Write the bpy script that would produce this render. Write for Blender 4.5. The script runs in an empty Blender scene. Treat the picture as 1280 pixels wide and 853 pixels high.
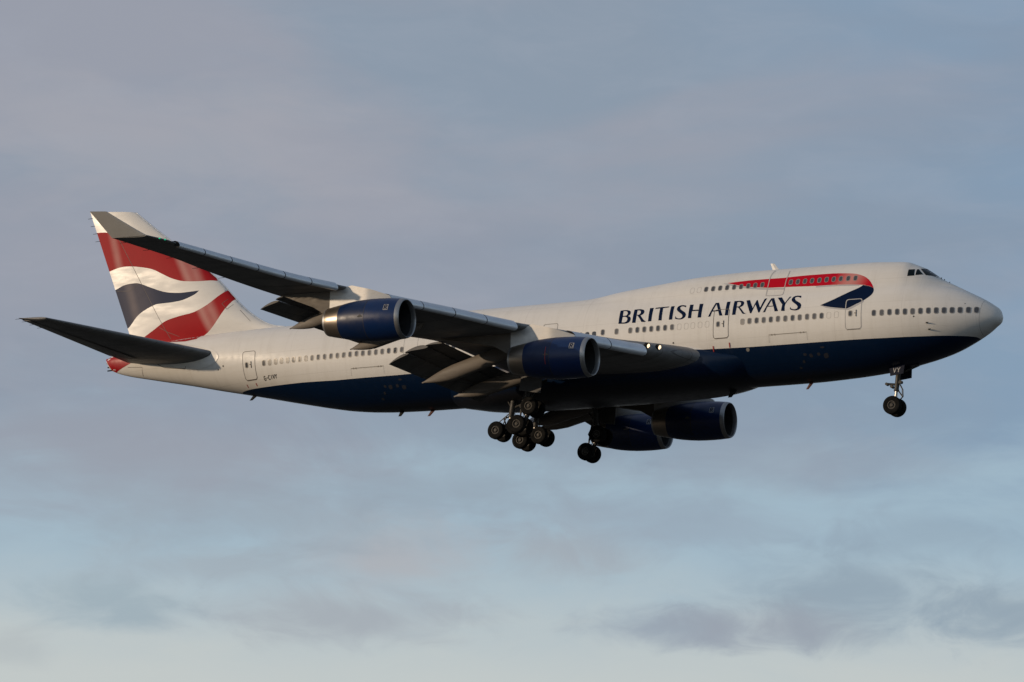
import bpy, bmesh, math, random
import numpy as np
from mathutils import Vector, Matrix
from mathutils.geometry import delaunay_2d_cdt
random.seed(7)
S = bpy.context.scene
COL = S.collection
R = math.radians

# ------------------------------------------------------------------ camera
ALT = 55.0                                   # height of the aircraft's centreline above the field
cam_d = bpy.data.cameras.new('camera'); cam = bpy.data.objects.new('camera', cam_d); COL.objects.link(cam)
CD = Vector((-0.431239, 0.877985, 0.207784)).normalized(); CR = Vector((0.899217, 0.437071, 0.019424)).normalized(); CU = CR.cross(CD).normalized()
cam.matrix_world = Matrix(((CR.x, CU.x, -CD.x, 77.6246), (CR.y, CU.y, -CD.y, -230.7877), (CR.z, CU.z, -CD.z, -53.4405 + ALT), (0, 0, 0, 1)))
cam_d.sensor_width = 36.0; cam_d.lens = 36.0 * 4724.37 / 1280.0
cam_d.clip_start = 1.0; cam_d.clip_end = 60000.0
S.camera = cam

# ------------------------------------------------------------------ sun, sky, exposure
SUN_DIR = Vector((-0.70, -0.68, 0.195)).normalized()      # towards the sun: low, behind the right wing
sun_d = bpy.data.lights.new('sun', 'SUN'); sun = bpy.data.objects.new('sun', sun_d); COL.objects.link(sun)
sun_d.energy = 2.45; sun_d.angle = R(0.6); sun_d.color = (1.0, 0.775, 0.54)
sun.rotation_euler = SUN_DIR.to_track_quat('Z', 'Y').to_euler()
sun.location = (0, -60, 120)

S.view_settings.view_transform = 'Standard'; S.view_settings.look = 'None'
S.view_settings.exposure = 0.0; S.view_settings.gamma = 1.0; S.view_settings.use_curve_mapping = False

W_ = bpy.data.worlds.new('World'); S.world = W_; W_.use_nodes = True
SKY_STRENGTH = 0.10
def build_world():
    nt = W_.node_tree; nt.nodes.clear(); N = nt.nodes.new; L = nt.links.new
    def m(op, a, b=None, c=None, clamp=False):
        n = N('ShaderNodeMath'); n.operation = op; n.use_clamp = clamp
        for i, v in enumerate((a, b, c)):
            if v is None: continue
            if isinstance(v, (int, float)): n.inputs[i].default_value = v
            else: L(v, n.inputs[i])
        return n.outputs[0]
    def mixc(f, a, b):
        n = N('ShaderNodeMix'); n.data_type = 'RGBA'
        for i, v in ((0, f), (6, a), (7, b)):
            if isinstance(v, (int, float)): n.inputs[i].default_value = v
            elif isinstance(v, tuple): n.inputs[i].default_value = v + (1,)
            else: L(v, n.inputs[i])
        return n.outputs[2]
    def ramp(v, lo, hi):
        n = N('ShaderNodeMapRange'); n.interpolation_type = 'SMOOTHSTEP'; L(v, n.inputs[0])
        n.inputs[1].default_value = lo; n.inputs[2].default_value = hi
        return n.outputs[0]
    tc = N('ShaderNodeTexCoord'); g = tc.outputs['Generated']
    sp = N('ShaderNodeSeparateXYZ'); L(g, sp.inputs[0])
    el = m('MULTIPLY', m('ARCSINE', sp.outputs[2]), 180 / math.pi)
    az = m('MULTIPLY', m('ARCTAN2', sp.outputs[1], sp.outputs[0]), -180 / math.pi)
    az0 = -math.degrees(math.atan2(CD.y, CD.x))
    az = m('SUBTRACT', az, az0)                             # degrees, growing to the right
    sky = N('ShaderNodeTexSky'); sky.sky_type = 'NISHITA'; sky.sun_disc = False
    sky.sun_elevation = math.asin(SUN_DIR.z); sky.sun_rotation = math.atan2(SUN_DIR.x, SUN_DIR.y)
    sky.altitude = 50; sky.air_density = 1.0; sky.dust_density = 1.6; sky.ozone_density = 1.0
    clear = sky.outputs[0]
    K = 1.0 / SKY_STRENGTH
    c = lambda r, gg, b: (r * K, gg * K, b * K)
    def noise(scale, sx, sy, detail, rough, off, dist=0.0):
        cv = N('ShaderNodeCombineXYZ'); L(m('MULTIPLY', az, sx), cv.inputs[0]); L(m('MULTIPLY', el, sy), cv.inputs[1]); cv.inputs[2].default_value = off
        n = N('ShaderNodeTexNoise'); n.inputs['Scale'].default_value = scale; n.inputs['Detail'].default_value = detail
        n.inputs['Roughness'].default_value = rough; n.inputs['Distortion'].default_value = dist; L(cv.outputs[0], n.inputs['Vector'])
        return n.outputs[0]
    # a thin blue sky seen through an uneven stratus sheet, paler towards the horizon
    right = ramp(m('ADD', az, m('MULTIPLY', m('SUBTRACT', noise(1.0, .2, .3, 3, .5, 9.3), .5), 5.0)), 1.0, 9.0)
    base = mixc(right, c(.285, .345, .430), c(.245, .355, .495))
    base = mixc(.18, base, clear)
    veil = noise(1.0, .13, .33, 5, .52, 3.1, .35)
    tilt = m('ADD', veil, m('MULTIPLY', az, -.016))
    col = mixc(m('MULTIPLY', ramp(tilt, .42, .70), .62), base, c(.352, .350, .402))
    deep = noise(1.0, .10, .45, 4, .5, 8.4, .3)
    col = mixc(m('MULTIPLY', ramp(deep, .45, .70), .55), col, c(.252, .300, .378))
    fine = noise(1.0, .45, 1.3, 6, .6, 6.6, .5)
    col = mixc(m('MULTIPLY', ramp(fine, .42, .75), .16), col, c(.40, .43, .50))
    # lower down the sheet breaks into wisps over a paler blue sky
    brk = noise(1.0, .34, .95, 7, .58, 5.5, .7)
    low = m('SUBTRACT', 1.0, ramp(m('ADD', el, m('MULTIPLY', m('SUBTRACT', brk, .5), 4.2)), 8.9, 11.5))
    col = mixc(m('MULTIPLY', low, .85), col, c(.370, .500, .590))
    hor = m('SUBTRACT', 1.0, ramp(m('ADD', el, m('MULTIPLY', m('SUBTRACT', brk, .5), 1.2)), 6.5, 9.3))
    col = mixc(m('MULTIPLY', hor, .92), col, c(.555, .590, .575))
    # separate ragged grey clouds low in the sky: (azimuth, elevation, half width, half height, strength)
    rag = m('MULTIPLY', m('SUBTRACT', noise(1.0, .75, 1.5, 7, .58, 1.7, .6), .5), 2.7)
    soft = m('MULTIPLY', m('SUBTRACT', noise(1.0, .42, 1.0, 5, .58, 4.2, .6), .5), 2.6)
    for (a0, e0, wa, he, k, rr, colr) in CLOUDS:
        u = m('DIVIDE', m('SUBTRACT', az, a0), wa); v = m('DIVIDE', m('SUBTRACT', el, e0), he)
        q = m('SQRT', m('ADD', m('MULTIPLY', u, u), m('MULTIPLY', v, v)))
        q = m('ADD', q, rag if rr else soft)
        f = m('SUBTRACT', 1.0, ramp(q, .0, 1.5))
        col = mixc(m('MULTIPLY', f, k), col, c(*colr))
    over = ramp(el, 19., 48.)                               # sky above the view, darkened to cut fill light on upper surfaces
    col = mixc(m('MULTIPLY', over, .75), col, c(.17, .20, .265))
    bg = N('ShaderNodeBackground'); bg.inputs[1].default_value = SKY_STRENGTH; L(col, bg.inputs[0])
    out = N('ShaderNodeOutputWorld'); L(bg.outputs[0], out.inputs[0])
MV = (.330, .360, .415); BG = (.275, .355, .430); PK = (.43, .43, .455)
CLOUDS = [(5.2, 8.2, 2.3, .62, .8, 1, BG), (7.8, 8.0, 1.4, .5, .75, 1, BG), (2.75, 7.70, 1.5, .32, .85, 1, (.305, .36, .43)),
          (4.0, 7.75, 1.3, .35, .6, 1, MV), (0.9, 8.85, 1.2, .5, .75, 1, (.36, .395, .44)), (-1.9, 8.65, 1.4, .6, .75, 0, PK),
          (-2.4, 7.75, 2.1, .42, .85, 1, (.37, .41, .455)), (-6.1, 7.85, 1.2, .35, .85, 1, (.34, .425, .48)), (-5.4, 9.9, 3.4, .8, .7, 0, (.315, .345, .405)), (-7.6, 7.15, .8, .3, .5, 1, (.43, .47, .49)),
          (-3.9, 9.2, 2.4, .5, .7, 1, (.325, .385, .445)), (2.6, 9.3, 2.4, .45, .65, 1, (.315, .39, .47)), (-5.6, 14.8, 3.8, .9, .5, 0, (.395, .395, .435)), (-.5, 10.9, 7.5, .6, .6, 0, (.27, .33, .415)),
          (-6.2, 10.3, 2.6, .45, .6, 0, (.315, .34, .40)), (-1.5, 9.7, 2.6, .3, .55, 1, (.30, .365, .435)), (4.6, 10.2, 2.6, .35, .5, 0, (.31, .36, .43)), (-4.6, 8.5, 1.6, .3, .55, 1, (.35, .40, .45)), (6.4, 9.1, 1.8, .35, .6, 1, (.295, .385, .47))]
build_world()

# ------------------------------------------------------------------ hull shape: stations from the nose
def pchip(xs,ys):
    xs=np.asarray(xs,float);ys=np.asarray(ys,float);h=np.diff(xs);dl=np.diff(ys)/h
    m=np.zeros_like(ys);m[0]=dl[0];m[-1]=dl[-1]
    for i in range(1,len(xs)-1):
        if dl[i-1]*dl[i]>0:
            w1=2*h[i]+h[i-1];w2=h[i]+2*h[i-1];m[i]=(w1+w2)/(w1/dl[i-1]+w2/dl[i])
    def f(x):
        x=np.clip(np.asarray(x,float),xs[0],xs[-1]);i=np.clip(np.searchsorted(xs,x,side='right')-1,0,len(xs)-2)
        t=(x-xs[i])/h[i]
        return (2*t**3-3*t**2+1)*ys[i]+(t**3-2*t**2+t)*h[i]*m[i]+(3*t**2-2*t**3)*ys[i+1]+(t**3-t**2)*h[i]*m[i+1]
    return f
ZT=[[0.0,.07],[0.12,.521],[.52,.891],[1.16,1.324],[2.23,1.917],[3.09,2.388],[4.05,2.919],[5.27,3.775],[5.8,4.02],[6.4,4.257],[7.4,4.36],[8.78,4.445],[11.16,4.491],[14.77,4.53],[17.05,4.555],[20.71,4.482],[24.42,4.177],[27.23,3.895],[29.14,3.62],[30.3,3.54],[32,3.525],[38,3.52],[53.5,3.53],[58,3.48],[62,3.3],[66,2.9],[68,2.55],[68.63,2.3]]
ZB=[[0.0,.07],[.1,-.24],[.51,-.55],[1.0,-.9],[1.41,-1.13],[2.06,-1.46],[3.36,-2.01],[4.66,-2.38],[6.32,-2.73],[7.89,-3.01],[11.03,-3.25],[13.33,-3.33],[15.5,-3.34],[30,-3.32],[41.7,-3.3],[44.7,-3.233],[46.2,-3.15],[48.2,-2.937],[49.7,-2.68],[52.3,-2.153],[56.5,-1.26],[59,-.748],[61.5,-.208],[64.6,.407],[67.3,.994],[67.93,1.21],[68.4,1.45],[68.63,1.8]]
W=[[0.0,0.0],[.06,.25],[.25,.52],[.6,.84],[1.2,1.26],[2,1.73],[3,2.2],[4,2.57],[5,2.80],[6,2.98],[8,3.18],[10,3.25],[46,3.25],[49,3.20],[52,3.03],[55,2.72],[58,2.26],[61,1.72],[64,1.18],[66.5,.75],[68.2,.45],[68.63,.3]]
ZC=[[0,.05],[3,.05],[10,.1],[44,.12],[48,.25],[52,.6],[56,1.0],[60,1.45],[64,1.85],[68.63,2.05]]
RU=[[0,.02],[1.5,.05],[2.5,.45],[3.5,.95],[4.5,1.45],[5.5,1.88],[6.5,2.15],[8,2.34],[10,2.42],[30,2.42],[68.63,2.42]]
KM=[[0,1.0],[2,.98],[3,.93],[4,.87],[5,.8],[6,.775],[10,.765],[20,.765],[68.63,.765]]   # main lobe top as share of zt-zc up front
class Fus:
    def __init__(s):
        s.zt=pchip(*zip(*ZT));s.zb=pchip(*zip(*ZB));s.w=pchip(*zip(*W));s.zc=pchip(*zip(*ZC));s.ru=pchip(*zip(*RU));s.km=pchip(*zip(*KM))
    def hw(f,s,z):
        s=np.asarray(s,float);z=np.asarray(z,float)
        zt,zb,w,zc,ru=f.zt(s),f.zb(s),f.w(s),f.zc(s),f.ru(s)
        lo=w*np.sqrt(np.clip(1-((z-zc)/np.minimum(zb-zc,-1e-4))**2,0,1))
        k=np.clip((s-13)/9,0,1);ztm=(zc+f.km(s)*(zt-zc))*(1-k)+np.minimum(zt,3.53)*k
        up=w*np.sqrt(np.clip(1-((z-zc)/np.maximum(ztm-zc,1e-4))**2,0,1))
        m=np.where(z<zc,lo,up)
        zu=zt-ru;r2=ru**2-(z-zu)**2
        l=np.where(z>zc,np.sqrt(np.clip(r2,0,None)),0)
        l=np.where(s>31,0,l)
        K=.22*np.clip(s/6,0.05,1)
        d=m-l;h=np.clip(K-np.abs(d),0,None)/K
        sm=np.maximum(m,l)+np.where((m>.02)&(l>.02)&(z>zc),h*h*K*.25,0)
        return np.where((z>zt)|(z<zb),0,sm)
    def section(f,s,n=64):
        zt,zb=float(f.zt(s)),float(f.zb(s))
        t=np.linspace(0,np.pi,600);z=(zt+zb)/2-(zt-zb)/2*np.cos(t);y=f.hw(s,z);y[0]=y[-1]=0
        L=np.concatenate([[0],np.cumsum(np.hypot(np.diff(y),np.diff(z)))]);q=np.linspace(0,L[-1],n)
        return np.interp(q,L,y),np.interp(q,L,z)

# ------------------------------------------------------------------ outlines of markings and openings: (station, height) in metres on the hull side
TITLE=[[[[26.191,1.021],[26.232,2.023],[25.921,2.035],[25.661,2.005],[25.498,1.93],[25.422,1.8],[25.431,1.67],[25.505,1.579],[25.582,1.547],[25.44,1.493],[25.341,1.389],[25.316,1.229],[25.4,1.08],[25.577,1.002],[25.827,0.998]],[[25.995,1.968],[25.784,1.942],[25.665,1.855],[25.631,1.72],[25.684,1.611],[25.851,1.586],[25.955,1.602]],[[25.951,1.511],[25.755,1.504],[25.615,1.428],[25.568,1.313],[25.6,1.159],[25.746,1.093],[25.961,1.102]]],[[[25.178,1.006],[25.193,2.013],[24.881,2.018],[24.654,1.991],[24.479,1.925],[24.407,1.792],[24.413,1.662],[24.515,1.558],[24.632,1.52],[24.506,1.35],[24.314,1.13],[24.141,1.001],[24.296,0.999],[24.486,1.02],[24.647,1.267],[24.851,1.523],[24.921,1.529],[24.92,0.994]],[[24.948,1.923],[24.787,1.909],[24.675,1.816],[24.661,1.684],[24.769,1.58],[24.927,1.584]]],[[[24.002,1.011],[24.046,2.026],[23.776,2.028],[23.753,1.013]]],[[[23.649,1.916],[23.607,2.02],[23.19,2.032],[22.63,2.031],[22.656,1.96],[23.054,1.936],[22.996,1.006],[23.238,1.026],[23.279,1.929],[23.473,1.934]]],[[[22.47,1.015],[22.489,2.025],[22.24,2.022],[22.221,1.003]]],[[[21.378,1.984],[21.356,1.843],[21.549,1.933],[21.708,1.947],[21.787,1.871],[21.731,1.735],[21.564,1.607],[21.349,1.461],[21.252,1.295],[21.282,1.141],[21.404,1.022],[21.583,0.966],[21.801,0.984],[22.009,1.041],[22.024,1.25],[21.945,1.135],[21.779,1.053],[21.593,1.05],[21.498,1.144],[21.519,1.286],[21.666,1.418],[21.865,1.569],[21.994,1.709],[22.018,1.859],[21.934,1.984],[21.766,2.043],[21.578,2.036]]],[[[21.069,1.007],[21.106,2.026],[20.848,2.019],[20.817,1.606],[20.372,1.583],[20.404,2.029],[20.13,2.021],[20.107,0.988],[20.369,0.998],[20.37,1.497],[20.85,1.513],[20.831,0.996]]],[[[19.603,0.989],[19.229,1.998],[18.984,1.998],[18.547,0.993],[18.787,1.004],[18.902,1.339],[19.347,1.345],[19.436,0.997]],[[19.3,1.429],[19.139,1.89],[18.931,1.42]]],[[[18.388,0.986],[18.405,2.012],[18.153,2.008],[18.149,0.979]]],[[[17.859,0.979],[17.873,2.022],[17.548,2.009],[17.329,1.989],[17.171,1.908],[17.117,1.772],[17.15,1.614],[17.286,1.53],[17.373,1.506],[17.222,1.335],[17.002,1.069],[16.824,0.978],[17.083,0.985],[17.207,1.133],[17.472,1.467],[17.602,1.51],[17.615,0.977]],[[17.631,1.917],[17.461,1.911],[17.355,1.826],[17.34,1.679],[17.447,1.576],[17.616,1.581]]],[[[17.006,1.99],[16.748,1.996],[16.416,1.35],[16.248,1.943],[16.18,1.944],[15.886,1.34],[15.686,2.011],[15.52,2.025],[15.891,0.994],[15.977,1.001],[16.26,1.622],[16.47,0.991],[16.561,0.981]]],[[[15.64,0.973],[15.223,1.998],[15.008,1.993],[14.554,0.985],[14.801,0.982],[14.929,1.356],[15.378,1.36],[15.481,0.987]],[[15.326,1.415],[15.15,1.843],[14.972,1.409]]],[[[14.765,2.001],[14.46,2.003],[14.14,1.561],[13.901,2.004],[13.782,2.004],[14.103,1.451],[14.086,0.953],[14.342,0.975],[14.324,1.452]]],[[[13.07,1.994],[13.063,1.827],[13.253,1.918],[13.426,1.934],[13.5,1.848],[13.424,1.702],[13.246,1.571],[13.034,1.428],[12.941,1.263],[12.967,1.075],[13.09,0.966],[13.322,0.924],[13.529,0.961],[13.712,1.035],[13.729,1.219],[13.609,1.077],[13.4,1.019],[13.234,1.046],[13.181,1.162],[13.249,1.289],[13.463,1.466],[13.645,1.624],[13.71,1.775],[13.676,1.919],[13.547,2.008],[13.352,2.039]]]]
RED=[[18.666,3.466],[17.136,3.527],[15.781,3.519],[14.61,3.498],[14.417,3.51],[13.088,3.543],[11.738,3.529],[10.934,3.506],[9.915,3.409],[9.421,3.319],[8.954,3.148],[8.606,2.93],[8.385,2.707],[8.198,2.427],[8.063,2.158],[8.334,2.327],[8.579,2.398],[8.823,2.463],[9.777,2.57],[10.976,2.645],[12.175,2.671],[13.822,2.751],[15.623,2.834],[15.733,2.852],[17.02,3.021],[17.972,3.251]]
BLUE=[[8.828,2.451],[9.062,2.283],[9.66,2.004],[10.372,1.655],[10.923,1.409],[11.582,1.156],[11.068,1.012],[10.461,0.888],[9.779,0.776],[9.583,0.789],[9.096,1.011],[8.546,1.274],[8.165,1.557],[8.015,1.78],[8.002,1.976],[8.055,2.144],[8.332,2.314],[8.577,2.385]]
SILVER=[[[9.021,2.492],[9.776,2.562],[10.975,2.633],[12.173,2.655],[12.162,2.556],[11.363,2.548],[10.163,2.496],[9.128,2.425]],[[11.581,1.144],[11.067,0.999],[10.46,0.876],[9.778,0.764],[9.583,0.777],[9.095,0.998],[8.544,1.261],[8.55,1.151],[9.081,0.849],[9.535,0.655],[9.812,0.684],[10.452,0.784],[11.139,0.929]],[[14.462,2.715],[15.73,2.825],[17.015,2.993],[17.965,3.222],[18.657,3.435],[19.028,3.452],[17.943,3.114],[16.998,2.88],[15.715,2.696],[14.451,2.615]]]
WIN=[[53.928,0.398],[53.413,0.394],[52.892,0.398],[52.398,0.407],[51.878,0.405],[51.371,0.396],[50.856,0.397],[50.334,0.397],[49.827,0.399],[49.325,0.403],[48.806,0.389],[48.29,0.394],[47.775,0.39],[47.263,0.395],[46.753,0.401],[46.246,0.417],[45.741,0.407],[45.226,0.405],[44.714,0.411],[44.211,0.419],[43.701,0.435],[43.189,0.423],[43.179,0.422],[42.67,0.438],[27.306,0.491],[26.281,0.473],[25.261,0.467],[24.74,0.466],[24.226,0.459],[23.713,0.458],[23.212,0.458],[22.695,0.457],[22.185,0.456],[17.073,0.433],[16.57,0.445],[16.058,0.439],[15.547,0.433],[15.037,0.427],[14.528,0.43],[14.002,0.414],[13.486,0.416],[12.98,0.411],[12.457,0.412],[11.943,0.405],[11.431,0.399],[7.794,0.322],[7.261,0.314],[6.742,0.318],[6.227,0.307],[5.717,0.299],[5.223,0.296],[4.717,0.302],[4.215,0.312],[3.725,0.312],[3.248,0.32],[2.77,0.333],[2.299,0.351],[1.815,0.375],[1.355,0.397]]
UPWIN=[[20.167,3.121],[19.652,3.12],[19.139,3.12],[18.626,3.111],[18.114,3.101],[17.603,3.093],[17.087,3.093],[16.581,3.095],[16.067,3.087],[14.026,3.102],[13.525,3.095],[13.016,3.086],[12.507,3.078],[11.99,3.069],[11.477,3.07],[10.969,3.052],[10.465,3.045],[9.942,3.026],[9.43,3.0]]
PLUG=[[21.657,0.443],[21.143,0.447],[20.665,0.454],[20.141,0.458],[19.629,0.462],[10.916,0.396],[10.381,0.392],[21.18,3.12],[20.677,3.122]]
DOOR={"d1":[[9.816,1.426],[8.7,1.383],[8.613,-0.658],[9.716,-0.631]],"d2":[[19.23,1.446],[18.128,1.447],[18.046,-0.558],[19.127,-0.542]],"d5":[[55.754,1.355],[54.679,1.38],[54.722,-0.598],[55.826,-0.586]]}
UPDOOR=[[15.539,4.228],[15.619,3.774],[15.625,3.132],[15.675,2.365],[15.581,2.233],[14.654,2.192],[14.464,2.256],[14.422,2.614],[14.395,3.204],[14.362,3.784],[14.441,4.213]]
BLUELINE=[[56.987,-1.125],[56.583,-1.108],[56.225,-1.104],[55.628,-1.106],[53.749,-1.142],[50.885,-1.185],[48.113,-1.282],[45.669,-1.277],[42.9,-1.279],[42.207,-1.268],[20.48,-1.182],[18.988,-1.219],[16.475,-1.272],[13.404,-1.289],[9.903,-1.303],[7.131,-1.323],[4.702,-1.302],[2.826,-1.258],[1.955,-1.229],[1.632,-1.218]]
SHIELD=[[[5.977,3.454],[5.616,3.497],[5.534,2.981],[5.95,2.939]],[[5.51,3.494],[5.422,3.516],[5.052,3.098],[5.473,3.012]],[[5.339,3.568],[5.212,3.626],[5.16,3.717],[4.82,3.477],[4.568,3.302],[4.317,3.082],[4.297,2.981],[4.584,3.061],[4.895,3.054]]]
REG=[[54.048,-0.547],[52.658,-0.566],[52.712,-0.779],[54.118,-0.762]]
FIN_RED1=[[70.412,11.964],[69.366,11.9],[68.218,11.656],[66.579,11.156],[64.129,10.235],[61.699,9.251],[60.402,8.509],[59.537,7.402],[60.043,7.444],[60.989,7.438],[61.941,7.503],[62.58,7.612],[63.387,7.889],[64.202,8.295],[65.019,8.688],[66.155,8.967],[67.289,9.119],[68.095,9.088],[68.895,8.914],[69.248,8.83]]
FIN_NAVY=[[68.58,7.414],[68.133,7.533],[67.546,7.74],[66.743,7.801],[66.097,7.719],[65.117,7.329],[63.98,6.912],[63.018,6.736],[62.222,6.685],[60.88,6.73],[61.263,6.454],[62.198,6.138],[63.146,6.046],[64.1,6.038],[64.736,5.99],[65.68,5.644],[66.303,5.271],[66.884,4.655],[67.225,4.4]]
FIN_RED2=[[65.825,3.592],[64.656,4.231],[63.723,4.719],[62.464,4.97],[61.207,5.15],[60.124,5.622],[59.361,6.16],[58.675,6.662],[58.006,5.968],[58.693,5.161],[59.439,4.246],[60.196,3.582],[61.124,3.194],[62.066,3.084],[63.971,3.158],[64.924,3.104],[66.985,2.725]]
TAILRED=[[66.066,3.693],[64.594,4.579],[63.062,4.783],[60.42,3.544],[60.575,2.968],[61.525,2.866],[64.104,3.21],[64.252,3.18],[64.639,2.36],[66.001,1.758],[67.832,1.196],[68.211,1.402],[68.794,2.381],[68.415,3.073],[67.192,3.341]]
HINGE=[[68.121,11.32],[66.462,8.668],[63.862,4.282],[63.431,3.508]]
PYL_OUT=[[34.078,-0.199],[35.36,-0.255],[36.495,-0.317],[37.774,-0.433],[38.524,-0.586],[39.114,-0.645],[39.832,-0.477],[41.16,0.052],[42.925,0.811]]
PYL_IN=[[25.212,-1.628],[26.486,-1.612],[27.646,-1.739],[29.257,-2.092],[30.211,-2.193],[31.159,-1.933],[32.608,-1.635],[34.138,-1.303],[36.003,-0.89]]
SLOT=[[63.995,1.455],[63.123,1.031],[62.046,0.874],[61.169,0.746],[61.096,0.909]]
CONESEAM=[[66.577,1.414],[65.217,1.274],[65.338,0.713]]
SEAL=[[63.859,3.059],[62.343,2.849],[60.799,2.541],[59.536,2.22],[58.582,1.839],[58.159,1.555],[57.972,1.284],[58.164,0.96],[58.957,0.678],[60.179,0.589],[61.119,0.707],[61.101,0.773],[60.158,0.671],[59.063,0.758],[58.337,0.997],[58.155,1.285],[58.326,1.526],[58.679,1.753],[59.558,2.103],[60.813,2.438],[62.265,2.727],[63.711,2.945]]
# ------------------------------------------------------------------ materials
def newmat(name):
    mt = bpy.data.materials.new(name); mt.use_nodes = True
    return mt, mt.node_tree, mt.node_tree.nodes['Principled BSDF']
class NB:
    def __init__(s, nt): s.nt = nt
    def n(s, t): return s.nt.nodes.new(t)
    def put(s, v, sock):
        if v is None: return
        if isinstance(v, tuple): sock.default_value = v + ((1,) if len(v) == 3 and len(sock.default_value) == 4 else ())
        elif isinstance(v, (int, float)): sock.default_value = v
        else: s.nt.links.new(v, sock)
    def m(s, op, a, b=None, c=None, clamp=False):
        n = s.n('ShaderNodeMath'); n.operation = op; n.use_clamp = clamp
        for i, v in enumerate((a, b, c)): s.put(v, n.inputs[i])
        return n.outputs[0]
    def mix(s, f, a, b):
        n = s.n('ShaderNodeMix'); n.data_type = 'RGBA'
        s.put(f, n.inputs[0]); s.put(a, n.inputs[6]); s.put(b, n.inputs[7]); return n.outputs[2]
    def noise(s, vec, scale, detail=4, rough=.55):
        n = s.n('ShaderNodeTexNoise'); n.inputs['Scale'].default_value = scale; n.inputs['Detail'].default_value = detail
        n.inputs['Roughness'].default_value = rough; s.nt.links.new(vec, n.inputs['Vector']); return n.outputs[0]
    def ramp(s, v, lo, hi, a=0., b=1.):
        n = s.n('ShaderNodeMapRange'); n.interpolation_type = 'SMOOTHSTEP'; s.put(v, n.inputs[0])
        for i, q in enumerate((lo, hi, a, b)): n.inputs[1 + i].default_value = q
        return n.outputs[0]
    def scale(s, vec, x, y, z):
        n = s.n('ShaderNodeMapping'); s.nt.links.new(vec, n.inputs[0]); n.inputs['Scale'].default_value = (x, y, z); return n.outputs[0]
    def curve(s, v, pts):
        n = s.n('ShaderNodeFloatCurve'); cu = n.mapping.curves[0]
        while len(cu.points) < len(pts): cu.points.new(.5, .5)
        for p, (x, y) in zip(cu.points, pts): p.location = (x, y); p.handle_type = 'VECTOR'
        n.mapping.update(); s.put(v, n.inputs[1]); return n.outputs[0]
def plain(name, col, rough=.5, metal=0., coat=0., dirt=.25, scale=1.6, stretch=(1, 1, 1), spec=.5, bump=0., emit=None, es=0.):
    mt, nt, b = newmat(name); q = NB(nt)
    tc = q.n('ShaderNodeTexCoord'); v = q.scale(tc.outputs['Object'], *stretch)
    f = q.ramp(q.noise(v, scale, 5, .6), .35, .7)
    f2 = q.ramp(q.noise(v, scale * 7, 3, .6), .4, .75)
    c = q.mix(q.m('MULTIPLY', f, dirt), col, tuple(x * .55 for x in col))
    c = q.mix(q.m('MULTIPLY', f2, dirt * .5), c, tuple(x * .6 for x in col))
    q.put(c, b.inputs['Base Color']); q.put(metal, b.inputs['Metallic']); q.put(q.m('ADD', q.m('MULTIPLY', f, .14), rough), b.inputs['Roughness'])
    b.inputs['Coat Weight'].default_value = coat; b.inputs['Coat Roughness'].default_value = .08; b.inputs['Specular IOR Level'].default_value = spec
    if emit: b.inputs['Emission Color'].default_value = emit + (1,); b.inputs['Emission Strength'].default_value = es
    return mt
WHITE = (.68, .66, .625); NAVY = (.0013, .0100, .0345); RED_ = (.34, .010, .014)
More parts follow.
